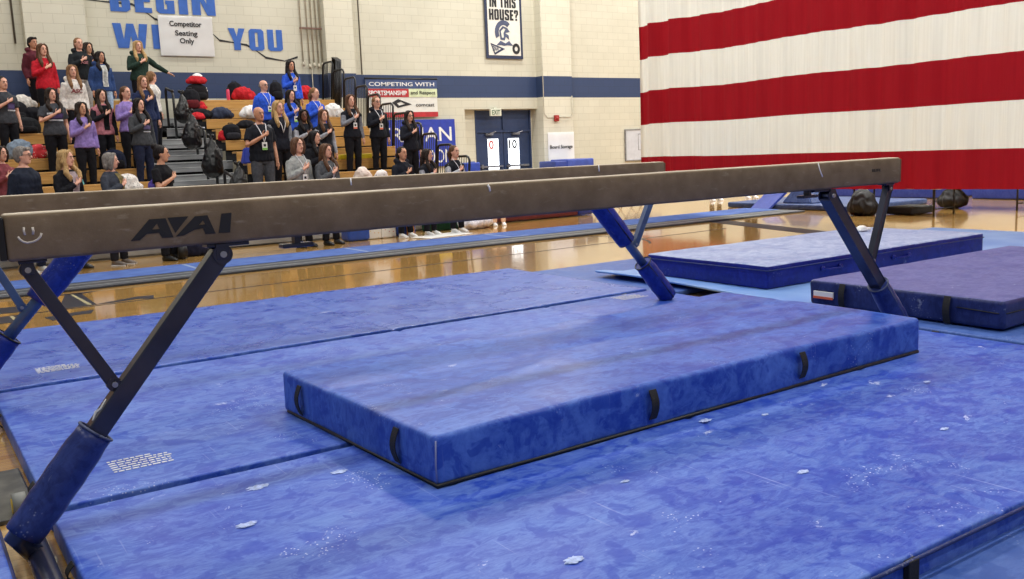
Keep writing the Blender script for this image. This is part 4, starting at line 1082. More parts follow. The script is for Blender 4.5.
    # ---- face details
    for sx in (-1, 1):
        bm = B(); ball(bm, hp(sx*.029, -.0865, 1.592), .0125*s, .006*s, .0048*s, 0, 10, RH); ball(bm, hp(sx*.029, -.0925, 1.592), .0095*s, .003*s, .0062*s, 1, 8, RH)
        obj('eye', bm, [M_EYE, M_IRIS], t)
        bm = B(); tube(bm, [hp(sx*.012, -.094, 1.612), hp(sx*.030, -.094, 1.618), hp(sx*.046, -.082, 1.612)], [.004*s, .0055*s, .003*s], 6); obj('eyebrow', bm, hairm('dark' if hair != 'grey' else 'grey'), t)
    bm = B(); tube(bm, [hp(-.024, -.083, 1.532), hp(-.01, -.093, 1.534), hp(.01, -.093, 1.534), hp(.024, -.083, 1.532)], [.003*s, .0062*s, .0062*s, .003*s], 8); obj('mouth', bm, M_LIP, t)
    if glasses:
        bm = B()
        for sx in (-1, 1):
            q = [hp(sx*.033+.024*math.cos(a*PI/6), -.101, 1.592+.017*math.sin(a*PI/6)) for a in range(13)]; tube(bm, q, .0028*s, 6)
            tube(bm, [hp(sx*.056, -.10, 1.596), hp(sx*.078, -.03, 1.596), hp(sx*.082, .01, 1.592)], .0026*s, 6)
        tube(bm, [hp(-.01, -.103, 1.596), hp(.01, -.103, 1.596)], .0026*s, 6); obj('glasses', bm, M_GLASS, t)
    # ---- hair
    if hs:
        bm = B(); hm = hairm(hair)
        if hs == 'fringe':   # balding, cropped sides
            for sx in (-1, 1): ball(bm, hp(sx*.052, .045, 1.585), .030*s, .055*s, .045*s, M=RH)
            ball(bm, hp(0, .082, 1.585), .058*s, .032*s, .05*s, M=RH); o = obj('hair', bm, hm, t); bake(o, .011, 2)
        else:
            ball(bm, hp(0, .026, 1.622), .086*s, .100*s, .094*s, M=RH)
            ball(bm, hp(0, .052, 1.575), .082*s, .072*s, .085*s, M=RH)
            if hs == 'short':
                for sx in (-1, 1): ball(bm, hp(sx*.060, .02, 1.60), .026*s, .050*s, .045*s, M=RH)
                tube(bm, [hp(-.04, -.055, 1.675), hp(.04, -.06, 1.68)], .025*s, 8, round_ends=True)
            if hs == 'bun': ball(bm, hp(0, .10, 1.690), .050*s, .050*s, .045*s, M=RH)
            if hs in ('pony', 'bunlow'): tube(bm, [hp(0, .10, 1.62), hp(0, .145, 1.56), hp(.01, .135, 1.44), hp(.01, .12, 1.32)], [.03*s, .036*s, .03*s, .012*s], 10)
            if hs == 'bob':
                for sx in (-1, 1): tube(bm, [hp(sx*.04, -.045, 1.685), hp(sx*.080, -.035, 1.62), hp(sx*.092, -.015, 1.54), hp(sx*.085, -.01, 1.47)], [.026*s, .034*s, .040*s, .028*s], 10, round_ends=True)
                ball(bm, hp(0, .055, 1.51), .090*s, .060*s, .07*s, M=RH)
            if hs in ('long', 'wavy', 'braid'):
                bot = 1.24 if hs == 'long' else 1.27
                for sx in (-1, 1):
                    a = .012 if hs == 'wavy' else 0
                    tube(bm, [hp(sx*.022, -.050, 1.695), hp(sx*.062, -.048, 1.665), hp(sx*.083, -.022, 1.60), hp(sx*(.090+a), -.010, 1.53), hp(sx*.088, -.03, 1.47), S(sx*(.095+a), -.090, 1.385), S(sx*(.09-a), -.128, 1.31), S(sx*.085, -.132, bot)],
                         [.018*s, .024*s, .028*s, (.030+a)*s, .034*s, .036*s, .034*s, .012*s], 10, round_ends=True)
                tube(bm, [hp(0, .07, 1.58), hp(0, .085, 1.46), S(0, .10, 1.34), S(0, .115, 1.24)], [.075*s, .080*s, .07*s, .03*s], 12, flat=.6)
            o = obj('hair', bm, hm, t); bake(o, .0115, 2, .006, .022)
    # ---- top
    tm = cloth(top)
    if hem > 0:
        bm = B(); loft(bm, torso_rings(.018 if not hood else .026, hem, 1.425, 14, .012), 20)
        for sh, el, wr in ((shR, elR, wrR), (shL, elL, wrL)):
            r_ = 1.0 if not hood else 1.12
            if vest: tube(bm, [sh.lerp(V((0, sh.y, sh.z)), .45), sh.lerp(el, .10)], [.064*s, .066*s], 14, round_ends=True)
            elif short: tube(bm, [sh.lerp(V((0, sh.y, sh.z)), .35), sh, sh.lerp(el, .35), sh.lerp(el, .68)], [.052*s, .060*s, .062*s, .066*s], 14)
            else: tube(bm, [sh.lerp(V((0, sh.y, sh.z)), .35), sh, sh.lerp(el, .5), el, el.lerp(wr, .4), el.lerp(wr, .93)], [.052*s, .059*s*r_, .057*s*r_, .052*s*r_, .048*s*r_, .036*s], 14, round_ends=False)
        if hood: tube(bm, [S(-.10, -.03, 1.43), S(-.11, .06, 1.45), S(0, .10, 1.46), S(.11, .06, 1.45), S(.10, -.03, 1.43)], [.028*s, .045*s, .06*s, .045*s, .028*s], 12, round_ends=True)
        o = obj('vest' if vest else 'top', bm, tm, t); bake(o, vox, 3, .007, .075)
        if vest:
            for sh, el, wr in ((shR, elR, wrR), (shL, elL, wrL)):
                bm = B(); tube(bm, [sh.lerp(V((0, sh.y, sh.z)), .2), sh.lerp(el, .08), sh.lerp(el, .5), el, el.lerp(wr, .4), el.lerp(wr, .95)], [.050*s, .060*s, .056*s, .053*s, .047*s, .034*s], 14, round_ends=True)
                o = obj('sleeve', bm, cloth(vest), t); bake(o, vox, 2, .005, .06)
    def on_torso(px, pz, off=.030):
        w, d, cy = torso_at(pz, man); w += off; d += off; q = max(-1, min(1, px/w))
        return S(px, cy-d*math.sqrt(max(0, 1-q*q)), pz)
    if open_top:     # inner shirt seen in an open front
        bm = B(); L = []
        for k in range(9):
            z = .93+.47*k/8; w_ = .055+.0*k
            L.append([bm.verts.new(on_torso(-w_+2*w_*i/4, z, .034 if not hood else .050)) for i in range(5)])
        for a, b_ in zip(L, L[1:]):
            for i in range(4): bm.faces.new((a[i], a[i+1], b_[i+1], b_[i]))
        bmesh.ops.solidify(bm, geom=bm.faces[:], thickness=.004); obj('inner_shirt', bm, cloth(open_top), t, True)
    if patch:
        for (x0, x1, z0_, z1_, rgb) in patch:
            bm = B(); L = [[bm.verts.new(on_torso(x0+(x1-x0)*i/6, z0_+(z1_-z0_)*k/3, .034 if not hood else .042)) for i in range(7)] for k in range(4)]
            for a, b_ in zip(L, L[1:]):
                for i in range(6): bm.faces.new((a[i], a[i+1], b_[i+1], b_[i]))
            bmesh.ops.solidify(bm, geom=bm.faces[:], thickness=.002); obj('shirt_graphic', bm, mat('print_%d_%d_%d' % rgb, rgb, .7), t, True)
    if text:
        st, rgb, tw, th, tz = text
        bm = text_mesh(st, tw, th, .02, .003)
        for v in bm.verts: 
            zz = v.co.z; p = on_torso(v.co.x-tw/2, tz+v.co.y, (.036 if not hood else .044)); v.co = V((p.x, p.y-zz, p.z))
        obj('shirt_lettering', bm, mat('print_%d_%d_%d' % rgb, rgb, .7), t)
    if lanyard:
        zl = 1.14
        bm = B()
        for sx in (-1, 1): tube(bm, [S(sx*.055, .03, 1.452), S(sx*.072, -.03, 1.445)]+[on_torso(sx*.072*(1-k/5), 1.41+(zl-1.41)*k/5, .036) for k in range(6)], .007*s, 6, flat=.4)
        ly = obj('lanyard', bm, mat('lan_%d_%d_%d' % lanyard, lanyard, .6), t)
    if badge:
        c = on_torso(0, 1.08, .045); bm = B(); box(bm, c.x-.042*s, c.x+.042*s, c.y-.006, c.y, c.z-.065*s, c.z+.06*s, .003); bg = obj('badge', bm, M_PAPER, t)
        bm = B(); box(bm, c.x-.040*s, c.x+.040*s, c.y-.008, c.y-.005, c.z-.062*s, c.z-.03*s); obj('badge_band', bm, mat('badge_%d_%d_%d' % badge, badge, .6), bg)
        bm = B(); box(bm, c.x-.02*s, c.x+.02*s, c.y-.008, c.y-.005, c.z-.01*s, c.z+.03*s); obj('badge_photo', bm, M_INKB, bg)
    # ---- trousers and shoes
    pm = cloth(pants)
    bm = B()
    loft(bm, torso_rings(.008, .80, .97, 5), 18)
    for q in legs: tube(bm, q, [.094*s*wide, .090*s*wide, .070*s, .062*s, .056*s], 14, round_ends=False)
    o = obj('trousers', bm, pm, t); bake(o, vox*1.1, 3, .006, .08)
    for q in legs:
        a = q[-1]; bm = B(); fx, fy = a.x, a.y
        R_ = [(.045, .030, .035), (.02, .038, .05), (-.04, .040, .045), (-.10, .044, .034), (-.15, .042, .026), (-.185, .030, .018), (-.195, .014, .010)]
        loft(bm, [(V((fx, fy+ (yy)*s, max(h, .004)*s)), V((w*s, 0, 0)), V((0, 0, h*s))) for yy, w, h in R_], 14)
        tube(bm, [(fx, fy, .05*s), (fx, fy, .10*s)], [.042*s, .045*s], 12)
        sh_ = obj('shoe', bm, mat('shoe_%d_%d_%d' % shoes, shoes, .5), t, True)
        if sum(shoes) > 250:
            bm = B(); box(bm, fx-.040*s, fx+.040*s, fy-.19*s, fy+.05*s, 0, .016*s, .006); obj('sole', bm, M_WHITE, sh_)
    return t

BK = (20, 20, 26); NV = (28, 34, 56)
LANY = (214, 214, 220); GRN = (130, 200, 80)
P_ = person
# top rows, left block
P_(2.72, 10, 1.62, 38, 5, 'tan', 'black', 'short', (84, 34, 44), hood=True, hand=False, pants=BK, label='person in maroon hoodie at the back left behind the red sweater')
P_(2.79, 9, 1.66, 30, 8, 'fair', 'brown', 'long', (178, 30, 44), pants=BK, hem=.82, label='person in bright red sweater with long brown hair, hand on heart')
P_(3.56, 10, 1.63, 25, 5, 'fair', 'light', 'pony', (28, 32, 36), hood=True, pants=(168, 170, 174), text=('VASE', (190, 130, 140), .22, .06, 1.16), label='person in black hoodie and light grey sweatpants in the back row')
P_(3.80, 10, 1.60, 35, 10, 'olive', 'dark', 'wavy', (40, 40, 52), pants=BK, y=21.25, label='dark haired person half hidden behind the black hoodie')
P_(3.82, 9, 1.54, 30, 18, 'tan', 'black', 'wavy', (44, 66, 112), hood=True, wide=1.1, open_top=(216, 216, 212), pants=(150, 170, 196), hand=False, label='person in puffy blue jacket over white top and light jeans')
P_(3.08, 7, 1.62, 28, 0, 'fair', 'light', 'long', (212, 206, 200), hood=True, pants=BK, hand=False, text=('ASC', (130, 40, 50), .22, .08, 1.16), label='person in white hoodie with dark red letters and long light hair')
P_(4.70, 10, 1.61, 25, 5, 'fair', 'blonde', 'long', (34, 52, 44), hood=True, wide=1.12, pants=BK, pose='rail', label='person in dark green sweatshirt reaching to the aisle handrail')
P_(4.18, 6, 1.62, 30, 0, 'fair', 'light', 'long', (32, 42, 74), wide=1.1, pants=NV, label='long haired person in navy jacket at the aisle end above the dark tees')
P_(4.50, 7, 1.52, 70, 60, 'fair', 'light', 'pony', (206, 202, 196), pants=BK, hand=False, label='person in white top turned away behind the navy jacket')
P_(1.86, 6, 1.58, 32, 8, 'fair', 'black', 'pony', (58, 60, 66), short=True, pants=BK, patch=[(-.02, .13, 1.10, 1.22, (132, 118, 180)), (-.02, .14, 1.07, 1.095, (210, 210, 216))], label='person in grey tee with purple graphic at the left edge of the picture')
P_(2.51, 5, 1.58, 28, 10, 'fair', 'dark', 'wavy', (62, 64, 70), short=True, wide=1.1, pants=BK, patch=[(-.10, .12, 1.14, 1.24, (126, 108, 176)), (-.12, .12, 1.10, 1.13, (214, 214, 220)), (-.14, -.06, 1.22, 1.25, (214, 214, 220))], label='person in charcoal tee with purple graphic and black trousers, third from left')
P_(2.86, 4, 1.54, 28, 12, 'olive', 'dark', 'wavy', (134, 114, 176), pants=BK, pose=None, hem=.86, label='person in lilac sweater with dark wavy hair in the middle rows')
P_(3.31, 5, 1.56, 30, 8, 'fair', 'dark', 'long', (172, 110, 120), vest=(24, 24, 30), open_top=(24, 24, 28), pants=BK, label='person in dusty pink vest over black between the lilac tops')
P_(3.73, 5, 1.61, 32, 10, 'fair', 'brown', 'pony', (136, 116, 178), pants=BK, hem=.86, label='person in lilac quarter zip with hair tied back')
P_(3.80, 4, 1.60, 35, 10, 'fair', 'black', 'long', (62, 64, 68), short=False, pants=NV, wide=1.05, patch=[(-.04, .12, 1.13, 1.21, (150, 140, 190)), (-.04, .12, 1.08, 1.10, (214, 214, 218))], label='black haired person in dark grey tee over navy sleeves beside the aisle')
# front row left
P_(1.55, 0, 1.70, 45, 22, 'fair', 'grey', 'short', (30, 36, 50), man=True, glasses=True, hand=False, pants=NV, shoes=(190, 190, 186), hood=False, wide=1.12, label='grey haired person with glasses in navy quarter zip at the front left')
P_(2.07, 0, 1.64, 40, 18, 'fair', 'blonde', 'wavy', (22, 22, 28), open_top=(196, 178, 184), wide=1.05, pants=BK, shoes=(40, 40, 44), label='blonde person in black cardigan in the front row')
P_(2.64, 0, 1.58, 50, 22, 'fair', 'grey', 'bob', (56, 60, 70), open_top=(150, 136, 92), wide=1.12, pants=(30, 30, 36), shoes=(110, 100, 92), label='grey haired person in slate coat with patterned scarf in the front row')
P_(3.33, 0, 1.66, 50, 25, 'olive', 'black', 'bun', (18, 18, 22), short=True, pants=BK, shoes=(16, 16, 18), tilt=4, label='person with black hair bun and black high neck tee in front row by the steps')
P_(1.36, 1, 1.50, 40, 15, 'fair', 'dark', 'bob', (120, 60, 66), pants=BK, y=14.75, label='dark haired person mostly hidden behind the navy quarter zip')
P_(1.15, 3, 1.66, 30, 8, 'fair', 'dark', 'pony', (40, 42, 48), short=True, pants=BK, hand=False, label='person cut by the left edge with a bare arm hanging down')
# right block
P_(7.55, 8, 1.61, 30, 5, 'tan', 'black', 'long', (44, 84, 196), pants=BK, lanyard=LANY, badge=(200, 200, 206), sit=False, label='person in royal blue jacket standing alone at the top against the wall')
P_(6.49, 6, 1.56, 32, 12, 'fair', 'grey', 'fringe', (46, 86, 198), man=True, glasses=True, wide=1.12, hand=False, lanyard=LANY, badge=GRN, pants=NV, label='bald person with glasses in royal blue jacket and lanyard')
P_(6.80, 5, 1.56, 30, 10, 'fair', 'black', 'long', (44, 82, 192), wide=1.18, lanyard=LANY, badge=GRN, pants=NV, label='dark haired person in royal blue jacket with green edged badge')
P_(7.31, 5, 1.60, 32, 18, 'fair', 'light', 'pony', (44, 82, 192), lanyard=LANY, pants=NV, label='person in royal blue jacket with hair tied back right of the group')
P_(5.50, 2, 1.84, 20, 12, 'tan', 'grey', None, (24, 26, 34), man=True, short=True, wide=1.06, lanyard=LANY, badge=GRN, pants=(72, 74, 80), label='bald person in black polo and grey trousers with green badge by the steps')
P_(6.08, 3, 1.74, 28, 12, 'fair', 'blonde', 'long', (26, 28, 38), vest=(150, 152, 160), pants=BK, hand=False, lanyard=LANY, label='long blonde haired person in black vest beside the black polo')
P_(6.56, 3, 1.58, 25, -6, 'brown', 'black', 'wavy', (24, 26, 34), vest=(160, 160, 168), pants=BK, label='dark skinned person with long black hair in dark vest with grey sleeves')
P_(6.95, 3, 1.58, 28, 0, 'fair', 'brown', 'long', (26, 28, 36), vest=(150, 152, 160), pants=BK, label='brown haired person in dark vest standing below the royal blue jackets')
P_(5.40, 0, 1.72, 35, 5, 'fair', 'auburn', 'bob', (150, 152, 150), lanyard=(220, 220, 224), badge=GRN, pants=BK, shoes=(20, 20, 24), label='person with brown bob and light grey zip sweater in the front row')
P_(5.87, 0, 1.61, 38, 10, 'fair', 'brown', 'long', (82, 84, 88), wide=1.1, lanyard=LANY, badge=(210, 210, 214), pants=BK, shoes=(24, 24, 28), label='long haired person in dark grey sweater next to the light grey one')
P_(6.25, 1, 1.62, 40, 15, 'fair', 'black', 'long', (20, 20, 26), hood=True, pants=BK, label='black haired person in black hoodie behind the two grey sweaters')
P_(7.80, 4, 1.66, 25, 0, 'fair', 'brown', 'braid', (24, 26, 34), vest=(120, 122, 130), lanyard=LANY, badge=(220, 110, 80), pants=BK, label='tall person in dark vest with grey sleeves and lanyard by the guard rail')
P_(8.37, 4, 1.62, 25, 0, 'fair', 'light', 'bunlow', (22, 24, 32), hood=True, glasses=True, lanyard=LANY, badge=(220, 110, 80), pants=BK, label='person in black hoodie with glasses in front of the sponsor banner')
P_(8.77, 3, 1.54, 25, 0, 'fair', 'dark', 'long', (24, 26, 36), hood=True, glasses=True, pants=BK, label='long haired person in black hoodie with glasses in front of the blue banner')
P_(7.23, 0, 1.52, 30, 5, 'olive', 'dark', 'pony', (24, 26, 36), hood=True, wide=1.05, pants=BK, shoes=(226, 226, 224), label='person in black hoodie low in front of the rail, left of three')
P_(7.71, 0, 1.47, 38, 20, 'fair', 'dark', 'long', (24, 26, 34), vest=(150, 152, 160), pants=BK, shoes=(226, 226, 224), label='person in dark vest with grey sleeves, middle of three low in front')
P_(8.25, 0, 1.51, 30, 8, 'fair', 'brown', 'pony', (24, 26, 32), vest=(170, 172, 178), lanyard=LANY, pants=BK, shoes=(226, 226, 224), label='person in dark vest and lanyard, rightmost spectator of the bleachers')
# seated on the bench and standing far off, only their feet are seen under the beam
P_(9.60, 0, 1.30, 0, 0, 'tan', 'dark', 'pony', (40, 50, 90), pants=(226, 190, 160), y=14.82, sit=True, shoes=(230, 230, 230), vox=.02, label='person sitting on the burgundy bench, white shoes below the beam')
P_(16.4, 0, 1.62, 0, 0, 'fair', 'dark', 'pony', BK, pants=BK, y=15.55, shoes=(230, 230, 230), vox=.02, label='person behind the flag, left pair of white shoes on the court')
P_(17.4, 0, 1.62, 0, 0, 'fair', 'dark', 'pony', BK, pants=BK, y=15.35, shoes=(230, 230, 230), vox=.02, label='person behind the flag, right pair of feet near the springboard')

# chairs along the far side
def chair(x, y, rz, lab):
    t = empty('folding_chair', (x, y, 0), rz, lab, 'chair', 'dark chairs right of the burgundy bench')
    bm = B(); soft_box(bm, -.22, .22, -.2, .2, .42, .46, .015, .1); obj('seat', bm, M_BLKPL, t)
    bm = B(); soft_box(bm, -.21, .21, .2, .23, .60, .82, .012, .1); obj('backrest', bm, M_BLKPL, t)
    for sx in (-1, 1):
        bm = B(); tube(bm, [(sx*.2, -.22, 0), (sx*.2, .2, .62), (sx*.2, .22, .8)], .012, 6); obj('leg', bm, M_BOLT, t)
        bm = B(); tube(bm, [(sx*.18, .25, 0), (sx*.18, -.12, .42)], .012, 6); obj('leg', bm, M_BOLT, t)
for k, (x, y, lab) in enumerate([(12.7, 15.9, 'first dark chair right of the burgundy bench'), (13.4, 16.3, 'dark chair second from the bench'), (14.3, 16.6, 'dark chair third from the bench, seen past the blue leg'), (15.3, 17.0, 'farthest dark chair before the flag edge')]):
    chair(x, y, .2, lab)

# ------------------------------------------------------------------ belongings on the bleachers
def seat_pos(x, j, dy=.10): return (x, BY+DP*j+dy+.02, .4+RS*j)
def backpack(x, j, rgb, label, w=.36, h=.42, rgb2=(20, 20, 24), rot=0, dy=.1):
    p = seat_pos(x, j, dy); t = empty('backpack', p, rot, label, 'backpack')
    bm = B()
    loft(bm, [(V((0, 0, z*h)), V((w/2*r, 0, 0)), V((0, .13*r, 0))) for z, r in ((0, .75), (.03, .92), (.2, 1), (.55, .98), (.8, .85), (.93, .6), (1, .25))], 18)
    o = obj('bag_body', bm, cloth(rgb), t); bake(o, .016, 2, .008, .07)
    bm = B(); loft(bm, [(V((0, -.12, z*h)), V((w/2*r*.75, 0, 0)), V((0, .06*r, 0))) for z, r in ((.06, .8), (.12, 1), (.38, 1), (.46, .7))], 14); o = obj('front_pocket', bm, cloth(rgb2), t, True)
    bm = B(); tube(bm, [(-.05, .02, h*.95), (-.04, .02, h*1.07), (.04, .02, h*1.07), (.05, .02, h*.95)], .010, 6); obj('carry_loop', bm, M_BLACK, t)
    for sx in (-1, 1):
        bm = B(); tube(bm, [(sx*.1, .12, h*.9), (sx*.17, .10, h*.55), (sx*.14, .13, h*.1)], .014, 6, flat=.5); obj('strap', bm, M_BLACK, t)
    return t
def bottle(x, j, rgb, label, h=.26, dy=.08):
    t = empty('water_bottle', seat_pos(x, j, dy), 0, label, 'bottle')
    bm = B(); loft(bm, [(V((0, 0, z*h)), V((r, 0, 0)), V((0, r, 0))) for z, r in ((0, .034), (.03, .038), (.75, .038), (.85, .028), (.88, .024))], 16); obj('flask', bm, mat('fl_%d_%d_%d' % rgb, rgb, .35), t, True)
    bm = B(); tube(bm, [(0, 0, h*.88), (0, 0, h)], .026, 12); obj('cap', bm, M_BLKPL if rgb[0] < 220 or rgb[1] < 200 else M_WHITE, t)
M_SPOT = None
def spotted(name, a, c_, sc=18, th=(.18, .24)):
    m, nt, b_ = simple_nodes(name); vo = nt.nodes.new('ShaderNodeTexVoronoi'); vo.inputs['Scale'].default_value = sc
    nt.links.new(mapped(nt, (1, 1, 1)), vo.inputs['Vector']); c = ramp(nt, vo.outputs['Distance'], [(th[0], lin(c_)), (th[1], lin(a))])
    nt.links.new(c, b_.inputs['Base Color']); b_.inputs['Roughness'].default_value = .9; return m
def pile(x, j, sx, sy, sz, m, label, cat='clothes', seed=1, dy=.12, name='garment', disp=.03):
    return heap(name, seat_pos(x, j, dy), sx, sy, sz, m, label, cat, seed=seed, disp=disp)
RED = cloth((176, 32, 40)); 
backpack(5.93, 10, (22, 20, 24), 'black backpack on the top row under the red pom', w=.5, h=.36)
heap('pom_pom', (5.96, BY+6.1+.14, 2.77+.36), .48, .3, .20, RED, 'red and white pom draped over the top row backpack', 'pom', seed=2)
heap('pom_pom', (5.98, BY+6.1+.14, 2.77+.50), .22, .18, .10, cloth((226, 222, 220)), 'small white tuft on top of the red pom', 'pom', seed=3)
bottle(6.13, 10, (228, 226, 224), 'white water bottle on the top row', .28); bottle(6.62, 10, (222, 70, 106), 'pink water bottle on the top row', .28)
pile(6.98, 10, .55, .3, .32, RED, 'red jacket heaped on the top row left of the bald person', seed=5)
backpack(6.85, 10, BK, 'dark backpack behind the heaped red jacket', dy=.3)
backpack(5.62, 9, BK, 'black backpack with red trim beside the aisle, second row from top', w=.4, h=.44, rgb2=(90, 24, 30)); pile(5.80, 9, .34, .26, .2, RED, 'red garment beside the black aisle backpack', seed=7)
bottle(5.50, 9, (150, 30, 38), 'dark red bottle by the aisle backpack', .3)
pile(5.62, 8, .62, .3, .24, BK and cloth(BK), 'black and red sports bag by the aisle, third row from top', 'bag', seed=8, name='sports_bag'); pile(5.55, 8, .36, .26, .16, RED, 'red cloth lying on the sports bag by the aisle', seed=9, dy=.02)
t = heap('duffel_bag', seat_pos(6.06, 8), .52, .3, .27, cloth((48, 54, 72)), 'navy duffel bag alone on a wooden row', 'bag', seed=10)
pile(6.72, 8, .62, .3, .30, spotted('spotted_blanket', (226, 224, 222), (150, 44, 56), 16), 'white blanket with red spots hanging over a row', 'blanket', seed=11, dy=.0, name='blanket')
pile(6.40, 7, .48, .3, .2, cloth(BK), 'low black bag left of the bald person in polo', 'bag', seed=12, name='bag')
backpack(5.86, 6, BK, 'black backpack with red side on the middle row by the aisle', w=.38, h=.32, rgb2=(40, 40, 46)); pile(5.70, 6, .2, .2, .22, RED, 'red garment beside the middle row backpack', seed=13)
bm = B(); vv = [bm.verts.new(v) for v in [(-.17, -.1, 0), (.17, -.1, 0), (.17, .1, 0), (-.17, .1, 0), (-.11, -.06, .3), (.11, -.06, .3), (.11, .06, .3), (-.11, .06, .3)]]
for f in ((3, 2, 1, 0), (4, 5, 6, 7), (0, 1, 5, 4), (1, 2, 6, 5), (2, 3, 7, 6), (3, 0, 4, 7)): bm.faces.new([vv[i] for i in f])
bmesh.ops.bevel(bm, geom=bm.edges[:], offset=.02, segments=2, affect='EDGES'); tube(bm, [(-.06, 0, .29), (-.05, 0, .42), (.05, 0, .42), (.06, 0, .29)], .012, 6)
o = obj('tote_bag', bm, mat('tote_blue', (44, 62, 160), .6), loc=seat_pos(5.80, 4)); tag(o, 'blue tote bag on a row left of the bald person in black polo', 'bag')
backpack(7.75, 10, BK, 'black backpack right of the topmost person in blue', w=.3); pile(8.48, 10, .46, .28, .36, RED, 'red jacket on the top row near the guard rail', seed=15)
pile(8.62, 8, .5, .3, .34, spotted('white_spots', (216, 214, 212), (120, 120, 128), 12), 'white patterned garment near the guard rail', seed=16)
for x, lab in ((7.75, 'yellow folder on a row right of the brown haired vest'), (8.15, 'yellow folder between the two standing persons by the rail')):
    bm = B(); box(bm, -.16, .16, -.1, .1, 0, .10, .02); o = obj('yellow_folder', bm, mat('yellow_plastic', (214, 190, 30), .5), loc=seat_pos(x, 4)); tag(o, lab, 'folder')
bm = B(); soft_box(bm, -.2, .2, -.1, .1, 0, .2, .03, .1); o = obj('yellow_bin', bm, mat('yellow_plastic', (214, 190, 30), .5), loc=(8.5, BY+.15, 1.0-.6+.0)); tag(o, 'yellow striped bag low between the two rightmost front people', 'bag')
pile(7.55, 2, .36, .28, .34, spotted('cream_spots', (222, 206, 196), (160, 120, 120), 20), 'cream patterned hat on the lower rows', 'hat', seed=17, name='hat')
pile(7.95, 2, .3, .26, .26, spotted('pink_spots', (222, 216, 214), (60, 60, 70), 16), 'white sneakers and bag below the standing hoodie person', 'bag', seed=18, name='bag')
pile(8.25, 1, .44, .34, .44, spotted('black_white_pom', (226, 224, 222), (20, 20, 30), 9, (.28, .33)), 'black and white striped pom in front of the hoodie person', 'pom', seed=19, name='pom_pom')
pile(7.15, 1, .5, .34, .36, cloth(BK), 'black coat heaped near the white card', seed=20)
o = obj('white_card', (lambda b_: (box(b_, -.34, .34, -.01, .01, 0, .30, .003), b_)[1])(B()), M_PAPER, loc=(7.40, BY+DP+.10, .4+RS+.005), rot=(math.radians(-12), math.radians(-7), .1)); tag(o, 'large white card propped low behind the near beam', 'card')
# left belongings
pile(2.38, 9, .5, .3, .34, cloth((206, 200, 192)), 'white coat on the row behind the grey tees at far left', 'coat', seed=21, name='coat')
backpack(2.15, 8, BK, 'black backpack beside the white coat at far left', w=.5, h=.4)
backpack(2.20, 7, (26, 28, 32), 'dark bag on the row at the left edge above the jeans', w=.6, h=.3)
pile(1.98, 5, .5, .3, .36, cloth((120, 134, 150)), 'folded grey blue jeans by the left edge', 'jeans', seed=22)
pile(2.26, 5, .34, .3, .26, spotted('redwhite', (214, 60, 66), (232, 226, 222), 24), 'red and white pom on a row at the left', 'pom', seed=23, name='pom_pom'); pile(2.46, 5, .3, .28, .16, cloth((214, 196, 170)), 'cream cloth next to the left red pom', seed=24)
pile(2.48, 8, .5, .3, .3, cloth(BK), 'black coat on the row below the red sweater', 'coat', seed=25, name='coat')
bottle(4.30, 9, (70, 120, 70), 'green bottle at the aisle end of a row', .2); pile(4.42, 9, .2, .2, .16, cloth((140, 100, 70)), 'brown cup and wrapper by the green bottle', 'wrapper', seed=26)
pile(3.30, 2, .46, .36, .42, spotted('fur_stripe', (212, 206, 200), (150, 144, 140), 30, (.2, .4)), 'folded white ribbed fur blanket behind the front row', 'blanket', seed=27, name='blanket')
pile(3.35, 1, .62, .36, .42, cloth((26, 62, 48)), 'dark green coat beside the person with a bun', 'coat', seed=28, name='coat')
pile(3.80, 2, .34, .3, .36, cloth((70, 56, 130)), 'purple bag beside the lower steps', 'bag', seed=29, name='bag')
pile(2.92, 1, .36, .3, .56, cloth((218, 210, 198)), 'cream pillow behind the slate coat', 'pillow', seed=30, name='pillow', disp=.01)
bm = B(); box(bm, -.16, .16, -.1, .1, 0, .3, .02); o = obj('gift_box', bm, spotted('striped_box', (206, 210, 226), (60, 70, 150), 14, (.2, .3)), loc=seat_pos(2.62, 1)); tag(o, 'blue and white box between the two middle front spectators', 'box')
bm = B(); loft(bm, [(V((0, 0, z)), V((r, 0, 0)), V((0, r, 0))) for z, r in ((0, .07), (.02, .08), (.2, .03), (.24, .01))], 14); o = obj('teal_cone', bm, mat('teal_cloth', (110, 190, 200), .6), loc=seat_pos(2.66, 3)); tag(o, 'small teal cone shaped item on a row behind the blonde person', 'toy')
backpack(3.36, 4, NV, 'navy bag behind the black trousers near the lilac zip top', w=.4, h=.34)
# on the floor in front of the bleachers
bm = B(); soft_box(bm, -.2, .2, -.16, .16, 0, .34, .05, .1); o = obj('cooler_bag', bm, mat('cooler_blue', (36, 70, 150), .5), loc=(6.42, 15.0-.75, 0)); tag(o, 'blue cooler bag on the floor below the beam', 'bag')
for k, (x, lab) in enumerate(((6.72, 'floral tote bag, left of two on the floor'), (7.0, 'floral tote bag, right of two on the floor'))):
    bm = B(); soft_box(bm, -.14, .14, -.10, .10, 0, .32, .03, .1); tube(bm, [(-.08, 0, .31), (-.07, 0, .43), (.07, 0, .43), (.08, 0, .31)], .01, 6)
    o = obj('tote_bag', bm, spotted('floral_%d' % k, (224, 222, 214), ((210, 170, 60), (190, 60, 70))[k], 22), loc=(x, 14.25, 0)); tag(o, lab, 'bag', 'floral tote bags on the floor')
t = empty('backpack', (7.32, 14.2, 0), 0, 'blue backpack with orange straps standing on the court', 'backpack')
bm = B(); soft_box(bm, -.17, .17, -.12, .12, 0, .42, .06, .1); obj('bag_body', bm, mat('pack_blue', (34, 64, 140), .6), t)
for sx in (-1, 0, 1): 
    bm = B(); box(bm, sx*.1-.022, sx*.1+.022, -.135, -.115, .02, .4, .005); obj('strap', bm, mat('strap_orange', (214, 140, 44), .6), t)
